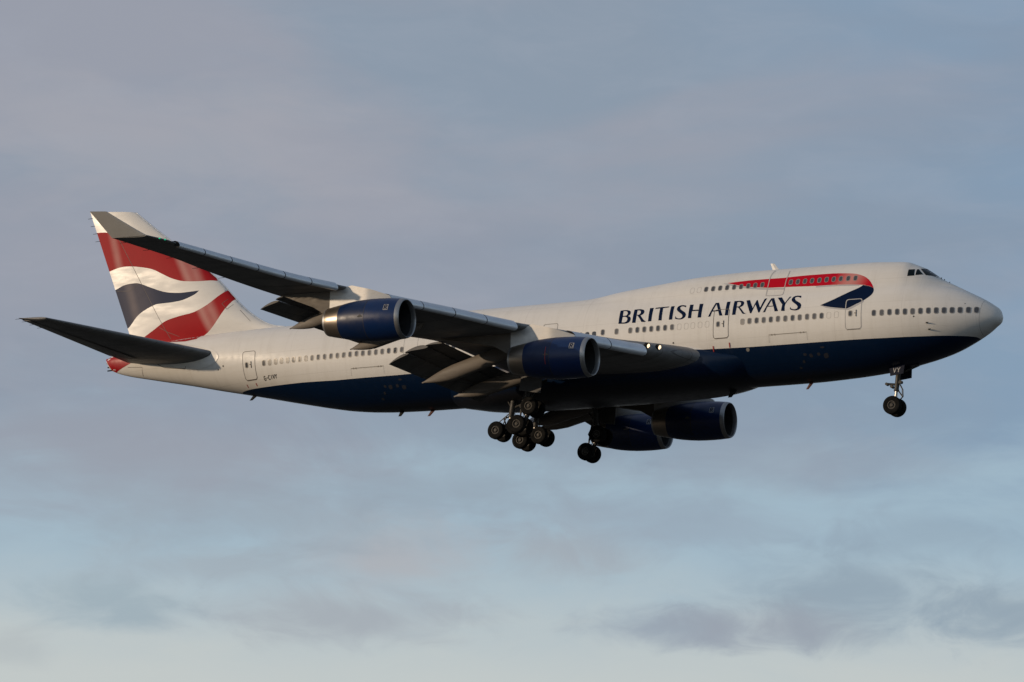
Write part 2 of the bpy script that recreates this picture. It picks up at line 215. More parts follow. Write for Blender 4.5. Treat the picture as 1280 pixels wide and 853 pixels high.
def livery():
    mt, nt, b = newmat('livery_paint'); q = NB(nt)
    tc = q.n('ShaderNodeTexCoord'); o = tc.outputs['Object']
    sp = q.n('ShaderNodeSeparateXYZ'); q.nt.links.new(o, sp.inputs[0])
    s = q.m('MULTIPLY', sp.outputs[0], -1.0); z = sp.outputs[2]
    pts = [(0.0, -2.4), (.6, -1.9), (1.1, -1.42), (1.4, -1.26)] + sorted(BLUELINE_PTS) + [(58.5, -1.35), (60, -4), (70, -4)]
    zl = q.curve(q.m('DIVIDE', s, 70.0), [(x / 70., (zz + 5) / 10.) for x, zz in pts])
    zl = q.m('SUBTRACT', q.m('MULTIPLY', zl, 10.), 5.)
    blue = q.m('LESS_THAN', z, zl)
    # weathering: long streaks along the hull, rain streaks down it, faint skin joints
    st = q.ramp(q.noise(q.scale(o, .10, .4, 1.6), 1.0, 5, .6), .4, .72)
    mot = q.ramp(q.noise(o, 2.2, 5, .65), .4, .75)
    dn = q.ramp(q.noise(q.scale(o, 2.2, .3, .22), 1.0, 4, .6), .45, .75)
    def line(v, period, width, off=0.):
        fr = q.m('FRACT', q.m('DIVIDE', q.m('ADD', v, off), period))
        return q.m('LESS_THAN', q.m('ABSOLUTE', q.m('SUBTRACT', fr, .5)), width / period)
    joint = q.m('MAXIMUM', line(s, 4.57, .014, .9), q.m('MAXIMUM', line(z, 1.75, .012, 1.55), line(s, 1.52, .006, .3)))
    w = q.mix(q.m('MULTIPLY', st, .18), WHITE, (.50, .47, .41))
    w = q.mix(q.m('MULTIPLY', mot, .07), w, (.42, .39, .34))
    w = q.mix(q.m('MULTIPLY', dn, .15), w, (.40, .37, .32))
    w = q.mix(q.m('MULTIPLY', q.m('MULTIPLY', joint, q.ramp(q.noise(o, .35, 3, .6), .35, .65, .25, 1.)), .22), w, (.2, .18, .16))
    nv = q.mix(q.m('MULTIPLY', st, .35), NAVY, (.003, .012, .034))
    nv = q.mix(q.m('MULTIPLY', joint, .3), nv, (.003, .005, .012))
    rad = q.m('LESS_THAN', s, q.m('ADD', 1.19, q.m('MULTIPLY', z, -.10)))
    w = q.mix(q.m('MULTIPLY', rad, .5), w, (.56, .555, .53))
    edge = q.m('LESS_THAN', q.m('ABSOLUTE', q.m('SUBTRACT', s, q.m('ADD', 1.19, q.m('MULTIPLY', z, -.10)))), .016)
    w = q.mix(q.m('MULTIPLY', edge, .5), w, (.2, .19, .18))
    col = q.mix(blue, w, nv)
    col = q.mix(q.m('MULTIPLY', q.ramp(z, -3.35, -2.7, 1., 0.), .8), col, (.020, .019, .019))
    q.put(col, b.inputs['Base Color'])
    q.put(q.m('ADD', q.m('MULTIPLY', mot, .12), q.m('ADD', .38, q.m('MULTIPLY', blue, -.08))), b.inputs['Roughness'])
    b.inputs['Specular IOR Level'].default_value = .26
    bp = q.n('ShaderNodeBump'); bp.inputs['Strength'].default_value = .10; bp.inputs['Distance'].default_value = .05
    nt.links.new(q.noise(q.scale(o, .5, .9, .9), 1.0, 2, .5), bp.inputs['Height']); nt.links.new(bp.outputs[0], b.inputs['Normal'])
    return mt
BLUELINE_PTS = [tuple(p) for p in BLUELINE]
M = {}
M['livery'] = livery()
def fin_paint(name, col, streaks, pale):
    """tail art: flat colour with the painted light folds of a waving flag"""
    mt, nt, b = newmat(name); q = NB(nt)
    tc = q.n('ShaderNodeTexCoord'); o = tc.outputs['Object']
    sp = q.n('ShaderNodeSeparateXYZ'); q.nt.links.new(o, sp.inputs[0])
    s = q.m('MULTIPLY', sp.outputs[0], -1.0); z = sp.outputs[2]
    c = col
    for (s0, z0, k, w, a) in streaks:
        dd = q.m('ABSOLUTE', q.m('SUBTRACT', q.m('SUBTRACT', s, s0), q.m('MULTIPLY', q.m('SUBTRACT', z, z0), k)))
        c = q.mix(q.m('MULTIPLY', q.ramp(dd, 0., w, 1., 0.), a), c, pale)
    mo = q.ramp(q.noise(o, 1.4, 5, .6), .4, .75)
    c = q.mix(q.m('MULTIPLY', mo, .14), c, tuple(x * .55 for x in col))
    q.put(c, b.inputs['Base Color']); b.inputs['Roughness'].default_value = .55; b.inputs['Specular IOR Level'].default_value = .12
    return mt
M['fin_red'] = fin_paint('tail_red_paint', RED_, [(68.25, 10., .28, .55, .42), (62.2, 8.3, .52, .62, .55), (59.75, 5.1, .53, .75, .45)], (.58, .37, .33))
M['fin_navy'] = fin_paint('tail_navy_paint', (.019, .029, .066), [(66.75, 6.5, .33, .6, .36), (66.3, 6.5, .33, 2.6, .24)], (.28, .23, .22))
M['hull_red'] = plain('red_paint', RED_, .4, dirt=.15, spec=.3)
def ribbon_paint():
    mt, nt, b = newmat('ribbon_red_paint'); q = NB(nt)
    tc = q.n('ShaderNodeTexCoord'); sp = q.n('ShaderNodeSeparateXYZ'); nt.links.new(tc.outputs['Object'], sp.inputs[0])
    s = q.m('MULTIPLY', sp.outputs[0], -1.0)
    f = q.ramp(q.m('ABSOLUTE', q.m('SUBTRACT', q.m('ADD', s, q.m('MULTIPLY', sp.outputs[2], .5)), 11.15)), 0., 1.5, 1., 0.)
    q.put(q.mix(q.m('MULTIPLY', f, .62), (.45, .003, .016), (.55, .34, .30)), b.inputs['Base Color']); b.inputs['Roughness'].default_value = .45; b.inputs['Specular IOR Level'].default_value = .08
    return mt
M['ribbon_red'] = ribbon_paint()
M['navy_mark'] = plain('navy_marking_paint', (.002, .0095, .036), .5, dirt=.1, spec=.06)
M['silver'] = plain('silver_marking_paint', (.42, .41, .42), .4, dirt=.1)
M['black_mark'] = plain('dark_marking_paint', (.03, .025, .022), .5, dirt=.1)
M['white_mark'] = plain('white_marking_paint', (.7, .7, .68), .5, dirt=.1)
M['seam'] = plain('door_seam', (.13, .11, .095), .6, dirt=.3)
M['cargo_seam'] = plain('cargo_hinge_seam', (.24, .22, .195), .6, dirt=.3)
M['seam_light'] = plain('door_frame_edge', (.42, .41, .40), .5, dirt=.3)
M['seam_pale'] = plain('plug_outline', (.47, .445, .41), .5, dirt=.3)
M['white'] = plain('white_paint', WHITE, .35, coat=.15, dirt=.14, scale=.8, stretch=(.5, .5, 2))
def seamed(name, *a, **k):
    mt = plain(name, *a, **k); nt = mt.node_tree; q = NB(nt); bs = nt.nodes['Principled BSDF']
    tc = q.n('ShaderNodeTexCoord'); sp = q.n('ShaderNodeSeparateXYZ'); nt.links.new(tc.outputs['Object'], sp.inputs[0])
    y = q.m('ABSOLUTE', sp.outputs[1]); t = q.m('ADD', q.m('MULTIPLY', sp.outputs[0], -1.0), q.m('MULTIPLY', y, -.80))
    def ln(v, p, w): return q.m('LESS_THAN', q.m('ABSOLUTE', q.m('SUBTRACT', q.m('FRACT', q.m('DIVIDE', v, p)), .5)), w / p)
    f = q.m('MULTIPLY', q.m('MAXIMUM', ln(t, 1.7, .022), ln(y, 1.45, .016)), .55)
    src = bs.inputs['Base Color'].links[0].from_socket
    stn = q.ramp(q.noise(q.scale(tc.outputs['Object'], .12, 1.8, 1), 1.0, 4, .6), .45, .8)
    q.put(q.mix(f, q.mix(q.m('MULTIPLY', stn, .45), src, (.05, .045, .04)), (.02, .02, .02)), bs.inputs['Base Color'])
    return mt
M['wing'] = seamed('wing_grey_paint', (.20, .20, .20), .45, dirt=.35, scale=.5, stretch=(.5, 2.2, 1), coat=.05)
M['panel_grey'] = seamed('flap_grey_paint', (.13, .127, .125), .5, dirt=.4, spec=.3, scale=.9, stretch=(.4, 2.5, 1))
M['elevator'] = plain('elevator_grey_paint', (.27, .26, .25), .5, dirt=.35, scale=.8, spec=.3)
M['winglet'] = plain('winglet_grey_paint', (.33, .325, .315), .45, dirt=.2, scale=.7, spec=.3)
M['fairing'] = plain('fairing_grey_paint', (.17, .15, .13), .5, dirt=.4, scale=.8, stretch=(.3, 1, 2), spec=.3)
M['alu'] = plain('bare_aluminium', (.70, .73, .77), .32, metal=.5, dirt=.2, scale=1.0, stretch=(1, .3, 1))
M['pylon'] = plain('pylon_metal_paint', (.50, .48, .45), .3, metal=.35, dirt=.45, scale=1.1, stretch=(.6, 1, 1.4))
M['pylon_aft'] = plain('pylon_fairing_paint', (.125, .105, .085), .5, dirt=.5, scale=1.0, stretch=(.5, 1, 1.4), spec=.3)
M['navy'] = plain('navy_engine_paint', (.0035, .0195, .082), .28, coat=0., spec=.4, dirt=.2, scale=.9)
M['navy_aft'] = plain('navy_reverser_paint', (.003, .0155, .062), .34, coat=0., spec=.35, dirt=.35, scale=1.3)
M['lip'] = plain('polished_lip_metal', (.36, .36, .36), .36, metal=.8, dirt=.2, scale=2)
M['nozzle'] = plain('heated_nozzle_metal', (.30, .255, .21), .33, metal=.9, dirt=.5, scale=1.2, stretch=(.4, 1, 1))
M['dark'] = plain('dark_duct', (.018, .018, .018), .6, dirt=.3)
M['fan'] = plain('fan_blade_metal', (.05, .05, .052), .4, metal=.6, dirt=.3)
M['tyre'] = plain('tyre_rubber', (.006, .006, .006), .8, dirt=.35, scale=4, spec=.15)
M['hub'] = plain('wheel_hub_metal', (.06, .056, .05), .6, metal=.3, dirt=.4, scale=5)
M['strut'] = plain('landing_gear_paint', (.045, .043, .04), .5, metal=.3, dirt=.5, scale=5)
M['chrome'] = plain('polished_oleo', (.5, .47, .43), .4, metal=1., dirt=.1, scale=6)
M['gear_door'] = plain('gear_door_paint', (.07, .068, .066), .5, dirt=.45, scale=2)
M['gear_door_navy'] = plain('gear_door_navy_paint', (.006, .009, .024), .6, dirt=.3, spec=.2)
M['glass'] = plain('cabin_window_glass', (.065, .068, .075), .12, dirt=.15, scale=3)
M['glass_mid'] = plain('cabin_window_half_shade', (.12, .118, .118), .15, dirt=.15, scale=3)
M['glass_blind'] = plain('cabin_window_blind', (.27, .255, .235), .3, dirt=.15, scale=3)
M['frame'] = plain('window_frame_metal', (.27, .255, .235), .4, metal=.3, dirt=.25, scale=4)
M['cockpit'] = plain('cockpit_glass', (.002, .006, .007), .12, dirt=.1, spec=.18)
M['rubber'] = plain('black_seal', (.010, .010, .010), .7, dirt=.2, spec=.2)
M['mast_red'] = plain('red_brown_mast', (.085, .022, .015), .6, dirt=.3)
M['scuff'] = plain('worn_decal', (.022, .024, .034), .6, dirt=.5, scale=6, spec=.2)
M['landing_lamp'] = plain('landing_lamp_glow', (.9, .85, .75), .2, dirt=0., emit=(1.0, .76, .47), es=1.7)
M['nav_lamp'] = plain('green_nav_lamp', (.0, .35, .2), .2, dirt=0., emit=(.0, 1.0, .5), es=.35)
M['badge'] = plain('maker_badge_grey', (.24, .24, .25), .5, dirt=.3)
M['lettering_grey'] = plain('door_lettering_grey', (.36, .36, .36), .5, dirt=.2)
M['vent'] = plain('cowl_vent_grey', (.09, .085, .08), .6, dirt=.4, scale=6, spec=.2)
M['stripe_red'] = plain('red_hazard_stripe', (.36, .03, .025), .5, dirt=.2)

# ------------------------------------------------------------------ helpers
BASE = (-33.0, 0.0, -6.65)                       # the aircraft's base, under the main wheels (aircraft coordinates)
root = bpy.data.objects.new('passenger_jet', None); COL.objects.link(root)
root.location = (BASE[0], BASE[1], BASE[2] + ALT)
root['label'] = 'white four-engined jumbo jet with navy belly and red tail markings, landing wheels lowered'
root['category'] = 'airplane'
def link(name, me, parent=None, label=None):
    o = bpy.data.objects.new(name, me); COL.objects.link(o)
    p = root if parent is None else parent
    o.parent = p
    if p is root: o.location = (-BASE[0], -BASE[1], -BASE[2])
    if label: o['label'] = label
    return o
def mesh(name, verts, faces, mats, parent=None, mi=None, smooth=True, fix=True, label=None, sharp=35):
    me = bpy.data.meshes.new(name); me.from_pydata([tuple(map(float, v)) for v in verts], [], [tuple(map(int, f)) for f in faces])
    for mt in (mats if isinstance(mats, (list, tuple)) else [mats]): me.materials.append(mt)
    if mi is not None: me.polygons.foreach_set('material_index', list(mi))
    bm = bmesh.new(); bm.from_mesh(me)
    if fix: bmesh.ops.recalc_face_normals(bm, faces=bm.faces)
    for f in bm.faces: f.smooth = smooth
    if smooth and sharp:
        for e in bm.edges:
            if len(e.link_faces) == 2 and e.calc_face_angle(0) > R(sharp): e.smooth = False
    bm.to_mesh(me); bm.free(); me.update()
    return link(name, me, parent, label)
class Bag:
    """collects pieces of ONE mesh"""
    def __init__(s): s.v = []; s.f = []; s.m = []
    def add(s, v, f, mi=0):
        o = len(s.v); s.v += [tuple(x) for x in v]; s.f += [tuple(i + o for i in q) for q in f]; s.m += [mi] * len(f); return s
    def tube(s, pts, r, n=12, mi=0, cap=True):
        pts = [Vector(p) for p in pts]; rr = r if isinstance(r, (list, tuple)) else [r] * len(pts)
        v = []; f = []; ref = None
        for i, p in enumerate(pts):
            t = (pts[min(i + 1, len(pts) - 1)] - pts[max(i - 1, 0)])
            if t.length < 1e-6: t = (pts[i] - pts[i - 1]) if i else (pts[1] - pts[0])
            t.normalize()
            if ref is None: ref = t.orthogonal().normalized()
            a = (ref - t * ref.dot(t)).normalized(); b = t.cross(a); ref = a
            for k in range(n):
                q = 2 * math.pi * k / n; v.append(p + (a * math.cos(q) + b * math.sin(q)) * rr[i])
        for i in range(len(pts) - 1):
            for k in range(n): f.append((i * n + k, i * n + (k + 1) % n, (i + 1) * n + (k + 1) % n, (i + 1) * n + k))
        if cap: f.append(tuple(range(n))[::-1]); f.append(tuple((len(pts) - 1) * n + k for k in range(n)))
        return s.add(v, f, mi)
    def box(s, c, sx, sy, sz, rot=None, mi=0):
        c = Vector(c); v = []
        for a in (-1, 1):
            for b in (-1, 1):
                for d in (-1, 1):
                    p = Vector((a * sx / 2, b * sy / 2, d * sz / 2)); v.append(c + (rot @ p if rot else p))
        return s.add(v, [(0, 1, 3, 2), (4, 6, 7, 5), (0, 4, 5, 1), (2, 3, 7, 6), (0, 2, 6, 4), (1, 5, 7, 3)], mi)
    def lathe(s, prof, c, axis, n=48, mi=0, close=False):
        """prof: (distance along axis, radius)"""
        axis = Vector(axis).normalized(); a = axis.orthogonal().normalized(); b = axis.cross(a); c = Vector(c)
        v = []; f = []
        mis = []
        for (h, r) in prof:
            for k in range(n):
                q = 2 * math.pi * k / n; v.append(c + axis * h + (a * math.cos(q) + b * math.sin(q)) * r)
        P = len(prof)
        for i in range(P if close else P - 1):
            for k in range(n):
                j = (i + 1) % P; f.append((i * n + k, i * n + (k + 1) % n, j * n + (k + 1) % n, j * n + k))
        return s.add(v, f, mi)
    def build(s, name, mats, parent=None, smooth=True, label=None, sharp=35): return mesh(name, s.v, s.f, mats, parent, s.m, smooth, True, label, sharp)
def loft(rings, cap=True):
    n = len(rings[0]); v = [p for r in rings for p in r]; f = []
    for i in range(len(rings) - 1):
        for k in range(n): f.append((i * n + k, i * n + (k + 1) % n, (i + 1) * n + (k + 1) % n, (i + 1) * n + k))
    if cap: f.append(tuple(range(n))[::-1]); f.append(tuple((len(rings) - 1) * n + k for k in range(n)))
    return v, f
def inside(p, poly):
    x, y = p; c = False; j = len(poly) - 1
    for i in range(len(poly)):
        xi, yi = poly[i]; xj, yj = poly[j]
        if (yi > y) != (yj > y) and x < (xj - xi) * (y - yi) / (yj - yi) + xi: c = not c
        j = i
    return c
def smooth_poly(poly, n=4, corner=50):
    """rounds an outline with a spline, keeping its real corners"""
    P = [Vector(p) for p in poly]; N = len(P); out = []
    def is_corner(i):
        a = P[i] - P[i - 1]; b = P[(i + 1) % N] - P[i]
        return a.length < 1e-6 or b.length < 1e-6 or a.angle(b) > R(corner)
    for i in range(N):
        p1, p2 = P[i], P[(i + 1) % N]
        p0 = p1 - (p2 - p1) if is_corner(i) else P[i - 1]
        p3 = p2 + (p2 - p1) if is_corner((i + 1) % N) else P[(i + 2) % N]
        for k in range(n):
            t = k / n
            out.append(tuple(.5 * ((2 * p1) + (p2 - p0) * t + (2 * p0 - 5 * p1 + 4 * p2 - p3) * t * t + (3 * p1 - p0 - 3 * p2 + p3) * t ** 3)))
    return out
def refine(poly, h):
    out = []
    for i in range(len(poly)):
        a, b = poly[i], poly[(i + 1) % len(poly)]; d = math.hypot(b[0] - a[0], b[1] - a[1]); n = max(1, int(math.ceil(d / h)))
        out += [(a[0] + (b[0] - a[0]) * k / n, a[1] + (b[1] - a[1]) * k / n) for k in range(n)]
    return out
def cdt(polys, h, lines=(), extra=()):
    V = []; E = []
    for poly in polys:
        p = refine(poly, h); o = len(V); V += p; E += [(o + i, o + (i + 1) % len(p)) for i in range(len(p))]
    for ln in lines:
        o = len(V); V += [tuple(p) for p in ln]; E += [(o + i, o + i + 1) for i in range(len(ln) - 1)]
    xs = [p[0] for p in V]; ys = [p[1] for p in V]
    x = min(xs) + h * .5; row = 0
    while x < max(xs):
        y = min(ys) + h * (.5 if row % 2 else .25)
        while y < max(ys): V.append((x, y)); y += h
        x += h; row += 1
    V += list(extra)
    r = delaunay_2d_cdt([Vector(p) for p in V], E, [], 0, 1e-5)
    return [tuple(p) for p in r[0]], [tuple(f) for f in r[2]]
FU = Fus()
def hull(s, z, off=0., side=-1):
    """point on the fuselage side at station s and height z, lifted by off along the normal"""
    z = min(max(z, float(FU.zb(s)) + .01), float(FU.zt(s)) - .01)
    h = float(FU.hw(s, z)); e = .02
    ds = (float(FU.hw(s + e, z)) - float(FU.hw(max(s - e, 0), z))) / (2 * e); dz = (float(FU.hw(s, z + e)) - float(FU.hw(s, z - e))) / (2 * e)
    dz = max(-6, min(6, dz)); ds = max(-6, min(6, ds))
    n = Vector((ds, side, -dz)).normalized()
    return Vector((-s, side * h, z)) + n * off
def decal_geo(polys, h, off, mode='evenodd'):
    v, f = cdt(polys, h); keep = []
    for t in f:
        c = (sum(v[i][0] for i in t) / len(t), sum(v[i][1] for i in t) / len(t)); k = sum(inside(c, p) for p in polys)
        if (k % 2 if mode == 'evenodd' else k): keep.append(t)
    used = sorted({i for t in keep for i in t}); mp = {i: j for j, i in enumerate(used)}
    return [hull(v[i][0], v[i][1], off) for i in used], [tuple(mp[i] for i in t) for t in keep]
def stroke(pts, w):
    """outline of a pen stroke along a polyline"""
    P = [Vector(p) for p in pts]; l = []; r = []
    for i, p in enumerate(P):
        t = (P[min(i + 1, len(P) - 1)] - P[max(i - 1, 0)]).normalized(); n = Vector((-t.y, t.x)) * w / 2
        l.append(tuple(p + n)); r.append(tuple(p - n))
    return l + r[::-1]
def rrect(cx, cz, w, hh, r, n=5):
    out = []
    for (sx, sz, a0) in ((1, 1, 0), (-1, 1, 90), (-1, -1, 180), (1, -1, 270)):
        for k in range(n + 1):
            a = R(a0 + 90 * k / n); out.append((cx + sx * (w / 2 - r) + r * math.cos(a), cz + sz * (hh / 2 - r) + r * math.sin(a)))
    return out
def outward(o, side=-1):
    """turn a hull patch's faces outwards"""
    me = o.data
    bm = bmesh.new(); bm.from_mesh(me); bm.normal_update()
    fl = [f for f in bm.faces if f.normal.y * side < 0]
    if fl: bmesh.ops.reverse_faces(bm, faces=fl)
    bm.to_mesh(me); bm.free()
    return o
def decal(name, polys, mat, parent, h=.25, off=.009, mode='evenodd', label=None):
    v, f = decal_geo(polys, h, off, mode)
    return outward(mesh(name, v, f, mat, parent, None, True, False, label, None))

# ------------------------------------------------------------------ the ground, out of view, added for its bounce light and reflections
def build_ground():
    me = bpy.data.meshes.new('ground'); n = 96; v = [(0, 0, 0)]; f = []
    for rr in (150, 1200, 9000, 30000): v += [(rr * math.cos(2 * math.pi * k / n), rr * math.sin(2 * math.pi * k / n), 0) for k in range(n)]
    for k in range(n): f.append((0, 1 + k, 1 + (k + 1) % n))
    for j in range(3):
        for k in range(n): f.append((1 + j * n + k, 1 + (j + 1) * n + k, 1 + (j + 1) * n + (k + 1) % n, 1 + j * n + (k + 1) % n))
    me.from_pydata(v, [], f); me.materials.append(plain('airfield_grass', (.03, .03, .026), .9, dirt=.5, scale=.03))
    o = bpy.data.objects.new('ground', me); COL.objects.link(o); o['kind'] = 'structure'; o['label'] = 'unseen dark grass airfield below the jet, added for its bounce light'
build_ground()

# ------------------------------------------------------------------ fuselage
def build_fuselage():
    st = [0.0, .02, .06, .12, .2, .3, .42, .56, .72, .9] + list(np.arange(1.1, 12, .16)) + list(np.arange(12, 46, .4)) + list(np.arange(46, 68.2, .3)) + [68.3, 68.45, 68.55, 68.63]
    n = 96; v = []; f = []
    for s in st:
        if s == 0.0:
            y, z = np.zeros(n), np.full(n, float(FU.zt(0)))
        else: y, z = FU.section(s, n)
        ring = [(-s, -a, b) for a, b in zip(y, z)] + [(-s, a, b) for a, b in zip(y[-2:0:-1], z[-2:0:-1])]
        v += ring
    m = 2 * n - 2
    for i in range(len(st) - 1):
        for k in range(m): f.append((i * m + k, i * m + (k + 1) % m, (i + 1) * m + (k + 1) % m, (i + 1) * m + k))
    f.append(tuple((len(st) - 1) * m + k for k in range(m)))
    o = mesh('fuselage', v, f, M['livery'], sharp=50)
    bm = bmesh.new(); bm.from_mesh(o.data); bmesh.ops.remove_doubles(bm, verts=bm.verts, dist=1e-5); bmesh.ops.recalc_face_normals(bm, faces=bm.faces); bm.to_mesh(o.data); bm.free()
    return o
fus = build_fuselage()
def build_belly_fairing():
    st = list(np.arange(16.9, 39.7, .24)); a = pchip([16.9, 17.6, 18.5, 20, 22, 33, 36, 38.5, 39.7], [2.3, 2.68, 2.98, 3.24, 3.38, 3.42, 3.22, 2.75, 2.2])
    top = pchip([16.9, 18.9, 20, 21, 22.2, 30, 35, 37.5, 39.7], [-1.5, -1.0, -.6, -.25, -.02, -.02, -.5, -1.3, -1.6])
    bot = pchip([16.9, 18.3, 20, 23, 26, 36, 37.3, 38.4, 39.7], [-3.05, -3.42, -3.62, -3.72, -3.76, -3.74, -3.66, -3.5, -3.28])
    rings = []
    for s in st:
        A, T, B = float(a(s)), float(top(s)), float(bot(s)); z0 = -1.75; r = []
        for k in range(72):
            q = 2 * math.pi * k / 72; c, sn = math.cos(q), math.sin(q)
            nl = 2 / (2.0 + .7 * max(0, min(1, (s - 17.5) / 3.5)) * max(0, min(1, (39.0 - s) / 3.5))); y = A * math.copysign(abs(c) ** nl, c)
            zz = z0 + (T - z0) * abs(sn) ** nl if sn > 0 else z0 - (z0 - B) * abs(sn) ** nl
            r.append((-s, y, zz))
        rings.append(r)
    v, f = loft(rings); mesh('belly_fairing', v, f, M['livery'])
build_belly_fairing()

# lettering, ribbon, registration
lb = Bag()
for g in TITLE: lb.add(*decal_geo([smooth_poly(p, 3, 38) for p in g], .2, .010))
outward(mesh('airline_lettering', lb.v, lb.f, M['navy_mark'], fus, None, True, False, 'navy capital letters reading BRITISH AIRWAYS', None))
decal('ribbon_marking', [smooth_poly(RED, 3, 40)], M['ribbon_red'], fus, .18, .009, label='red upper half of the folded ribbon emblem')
decal('ribbon_marking', [smooth_poly(BLUE, 3, 40)], M['navy_mark'], fus, .18, .0095, label='navy lower half of the folded ribbon emblem')
b_ = Bag()
for p in SILVER: b_.add(*decal_geo([smooth_poly(p, 2, 30)], .2, .008))
outward(mesh('ribbon_edge', b_.v, b_.f, M['silver'], fus, None, True, False, 'thin silver accent edge under the ribbon', None))  # silver accent strips, part of the emblem's own paint
decal('tail_marking', [[(s, min(z, float(FU.zt(min(s, 68.6))) - .015)) for s, z in [p for p in TAILRED]]], M['hull_red'], fus, .2, .012, label='red sweep of paint on the tail cone')
GL = {'G': [[(.9, .82), (.6, 1), (.2, .95), (.04, .65), (.04, .3), (.25, .03), (.65, 0), (.92, .15), (.92, .48), (.55, .48)]],
      '-': [[(.15, .5), (.85, .5)]], 'C': [[(.92, .82), (.6, 1), (.25, .95), (.04, .65), (.04, .33), (.25, .05), (.6, 0), (.92, .17)]],
      'I': [[(.5, 0), (.5, 1)]], 'V': [[(.02, 1), (.5, .02)], [(.5, .02), (.98, 1)]], 'Y': [[(.02, 1), (.5, .5)], [(.98, 1), (.5, .5)], [(.5, .5), (.5, 0)]],
      'R': [[(.08, 0), (.08, 1)], [(.08, .96), (.6, .96), (.88, .85), (.88, .62), (.6, .5), (.08, .5)], [(.5, .5), (.95, 0)]]}
def text_strokes(txt, o, ux, uz, adv, w):
    """o = lower left corner, ux = letter width vector, uz = letter height vector, all in the drawing plane"""
    out = []
    for i, ch in enumerate(txt):
        for st in GL[ch]: out.append(stroke([(o[0] + ux[0] * (p[0] + i * adv) + uz[0] * p[1], o[1] + ux[1] * (p[0] + i * adv) + uz[1] * p[1]) for p in st], w))
    return out
decal('registration', text_strokes('G-CIVY', (REG[3][0], REG[3][1]), (-.158, .006), (.0, .27), 1.28, .055), M['black_mark'], fus, .12, .009, 'any', 'small black registration letters reading G-CIVY')

# cabin windows: each one a frame and a pane
def window(name, s, z, w, hh, kind, off=.016):
    vo, fo = decal_geo([rrect(s, z, w, hh, w * .42), rrect(s, z, w * .74, hh * .80, w * .31)], .6, off)
    vi, fi = decal_geo([rrect(s, z, w * .74, hh * .80, w * .31)], .6, off - .003)
    b = Bag().add(vo, fo, 0).add(vi, fi, 1)
    return outward(mesh(name, b.v, b.f, [M['frame'], M[kind]], fus, b.m, True, False, None, None))
kinds = ['glass', 'glass_mid', 'glass_mid', 'glass', 'glass_mid', 'glass_blind', 'glass', 'glass_mid', 'glass_mid']
pat = random.Random(11)
wins = [(s, z) for s, z in WIN]
for i, (s, z) in enumerate(wins):
    k = 'glass_blind' if i < 5 and i != 0 else pat.choice(kinds)
    if s < 8: k = 'glass' if s < 5.0 else pat.choice(['glass', 'glass_mid', 'glass'])
    window('cabin_window', s, z, .30, .44, k)
for (s, z) in UPWIN: window('cabin_window', s, z, .29, .40, 'glass')
b_ = Bag()
hidden = [(27.95 + .509 * k, .39) for k in range(25)]
for (s, z) in hidden: b_.add(*decal_geo([rrect(s, z, .30, .44, .12)], .6, .011))
fl = [(p[0], -p[1], p[2]) for p in b_.v]
for (s, z) in wins + UPWIN + hidden: fl_v, fl_f = decal_geo([rrect(s, z, .30, .43, .12)], .6, .011); o_ = len(b_.v); b_.v += [(p[0], -p[1], p[2]) for p in fl_v]; b_.f += [tuple(i + o_ for i in q) for q in fl_f]
o_ = mesh('other_cabin_windows', b_.v, b_.f, M['glass'], fus, None, True, False, None, None)
bm = bmesh.new(); bm.from_mesh(o_.data); bm.normal_update(); bmesh.ops.reverse_faces(bm, faces=[f for f in bm.faces if f.normal.y * f.calc_center_median().y < 0]); bm.to_mesh(o_.data); bm.free()
o_['kind'] = 'stuff'
for (s, z) in PLUG:
    vo, fo = decal_geo([rrect(s, z, .31, .44, .12), rrect(s, z, .265, .395, .105)], .6, .007)
    outward(mesh('window_plug_outline', vo, fo, M['seam_pale'], fus, None, True, False, None, None))

# doors
def door(quad, wz, wside=1, label=None, top_light=False):
    cs = sum(p[0] for p in quad) / 4; zt = (quad[0][1] + quad[1][1]) / 2; zb = (quad[2][1] + quad[3][1]) / 2
    w = abs((quad[0][0] + quad[3][0]) / 2 - (quad[1][0] + quad[2][0]) / 2); hh = zt - zb; cz = (zt + zb) / 2
    b = Bag().add(*decal_geo([rrect(cs, cz, w, hh, .16)], .2, .006), 0)
    b.add(*decal_geo([rrect(cs, cz, w + .03, hh + .03, .17), rrect(cs, cz, w - (.075 if top_light else .045), hh - (.075 if top_light else .045), .14)], .25, .013), 1)
    b.add(*decal_geo([[(cs - w / 2 + .1, zb - .04), (cs + w / 2 - .1, zb - .04), (cs + w / 2 - .1, zb - .0), (cs - w / 2 + .1, zb - .0)]], .25, .016), 2)
    d = outward(mesh('passenger_door', b.v, b.f, [M['livery'], M['seam_light' if top_light else 'seam'], M['seam']], None, b.m, True, False, label, None))
    ws = cs + .2 * wside
    vo, fo = decal_geo([rrect(ws, wz, .30, .42, .12), rrect(ws, wz, .2, .32, .09)], .6, .014); vi, fi = decal_geo([rrect(ws, wz, .2, .32, .09)], .6, .010)
    b = Bag().add(vo, fo, 0).add(vi, fi, 1); outward(mesh('door_window', b.v, b.f, [M['frame'], M['glass']], d, b.m, True, False, None, None))
    hs = cs - .20 * wside; b = Bag()
    p0, p1 = hull(hs, wz + .22, .03), hull(hs, wz - .22, .03); b.tube([p0, p1], .028, 8)
    b.tube([hull(hs + .03, wz, .03), hull(hs + .12, wz + .02, .03)], .022, 8)
    b.build('door_handle', M['seam'], d)
    return d
door(DOOR['d1'], .40, 1, 'forward door crossed by the navy ribbon tip', True)
door(DOOR['d2'], .40, 1, 'door under the airline lettering')
door(DOOR['d5'], .40, 1, 'rearmost door just ahead of the tailplane')
vo, fo = decal_geo([stroke(smooth_poly(UPDOOR, 3, 60)[:-3], .05)], .2, .014)
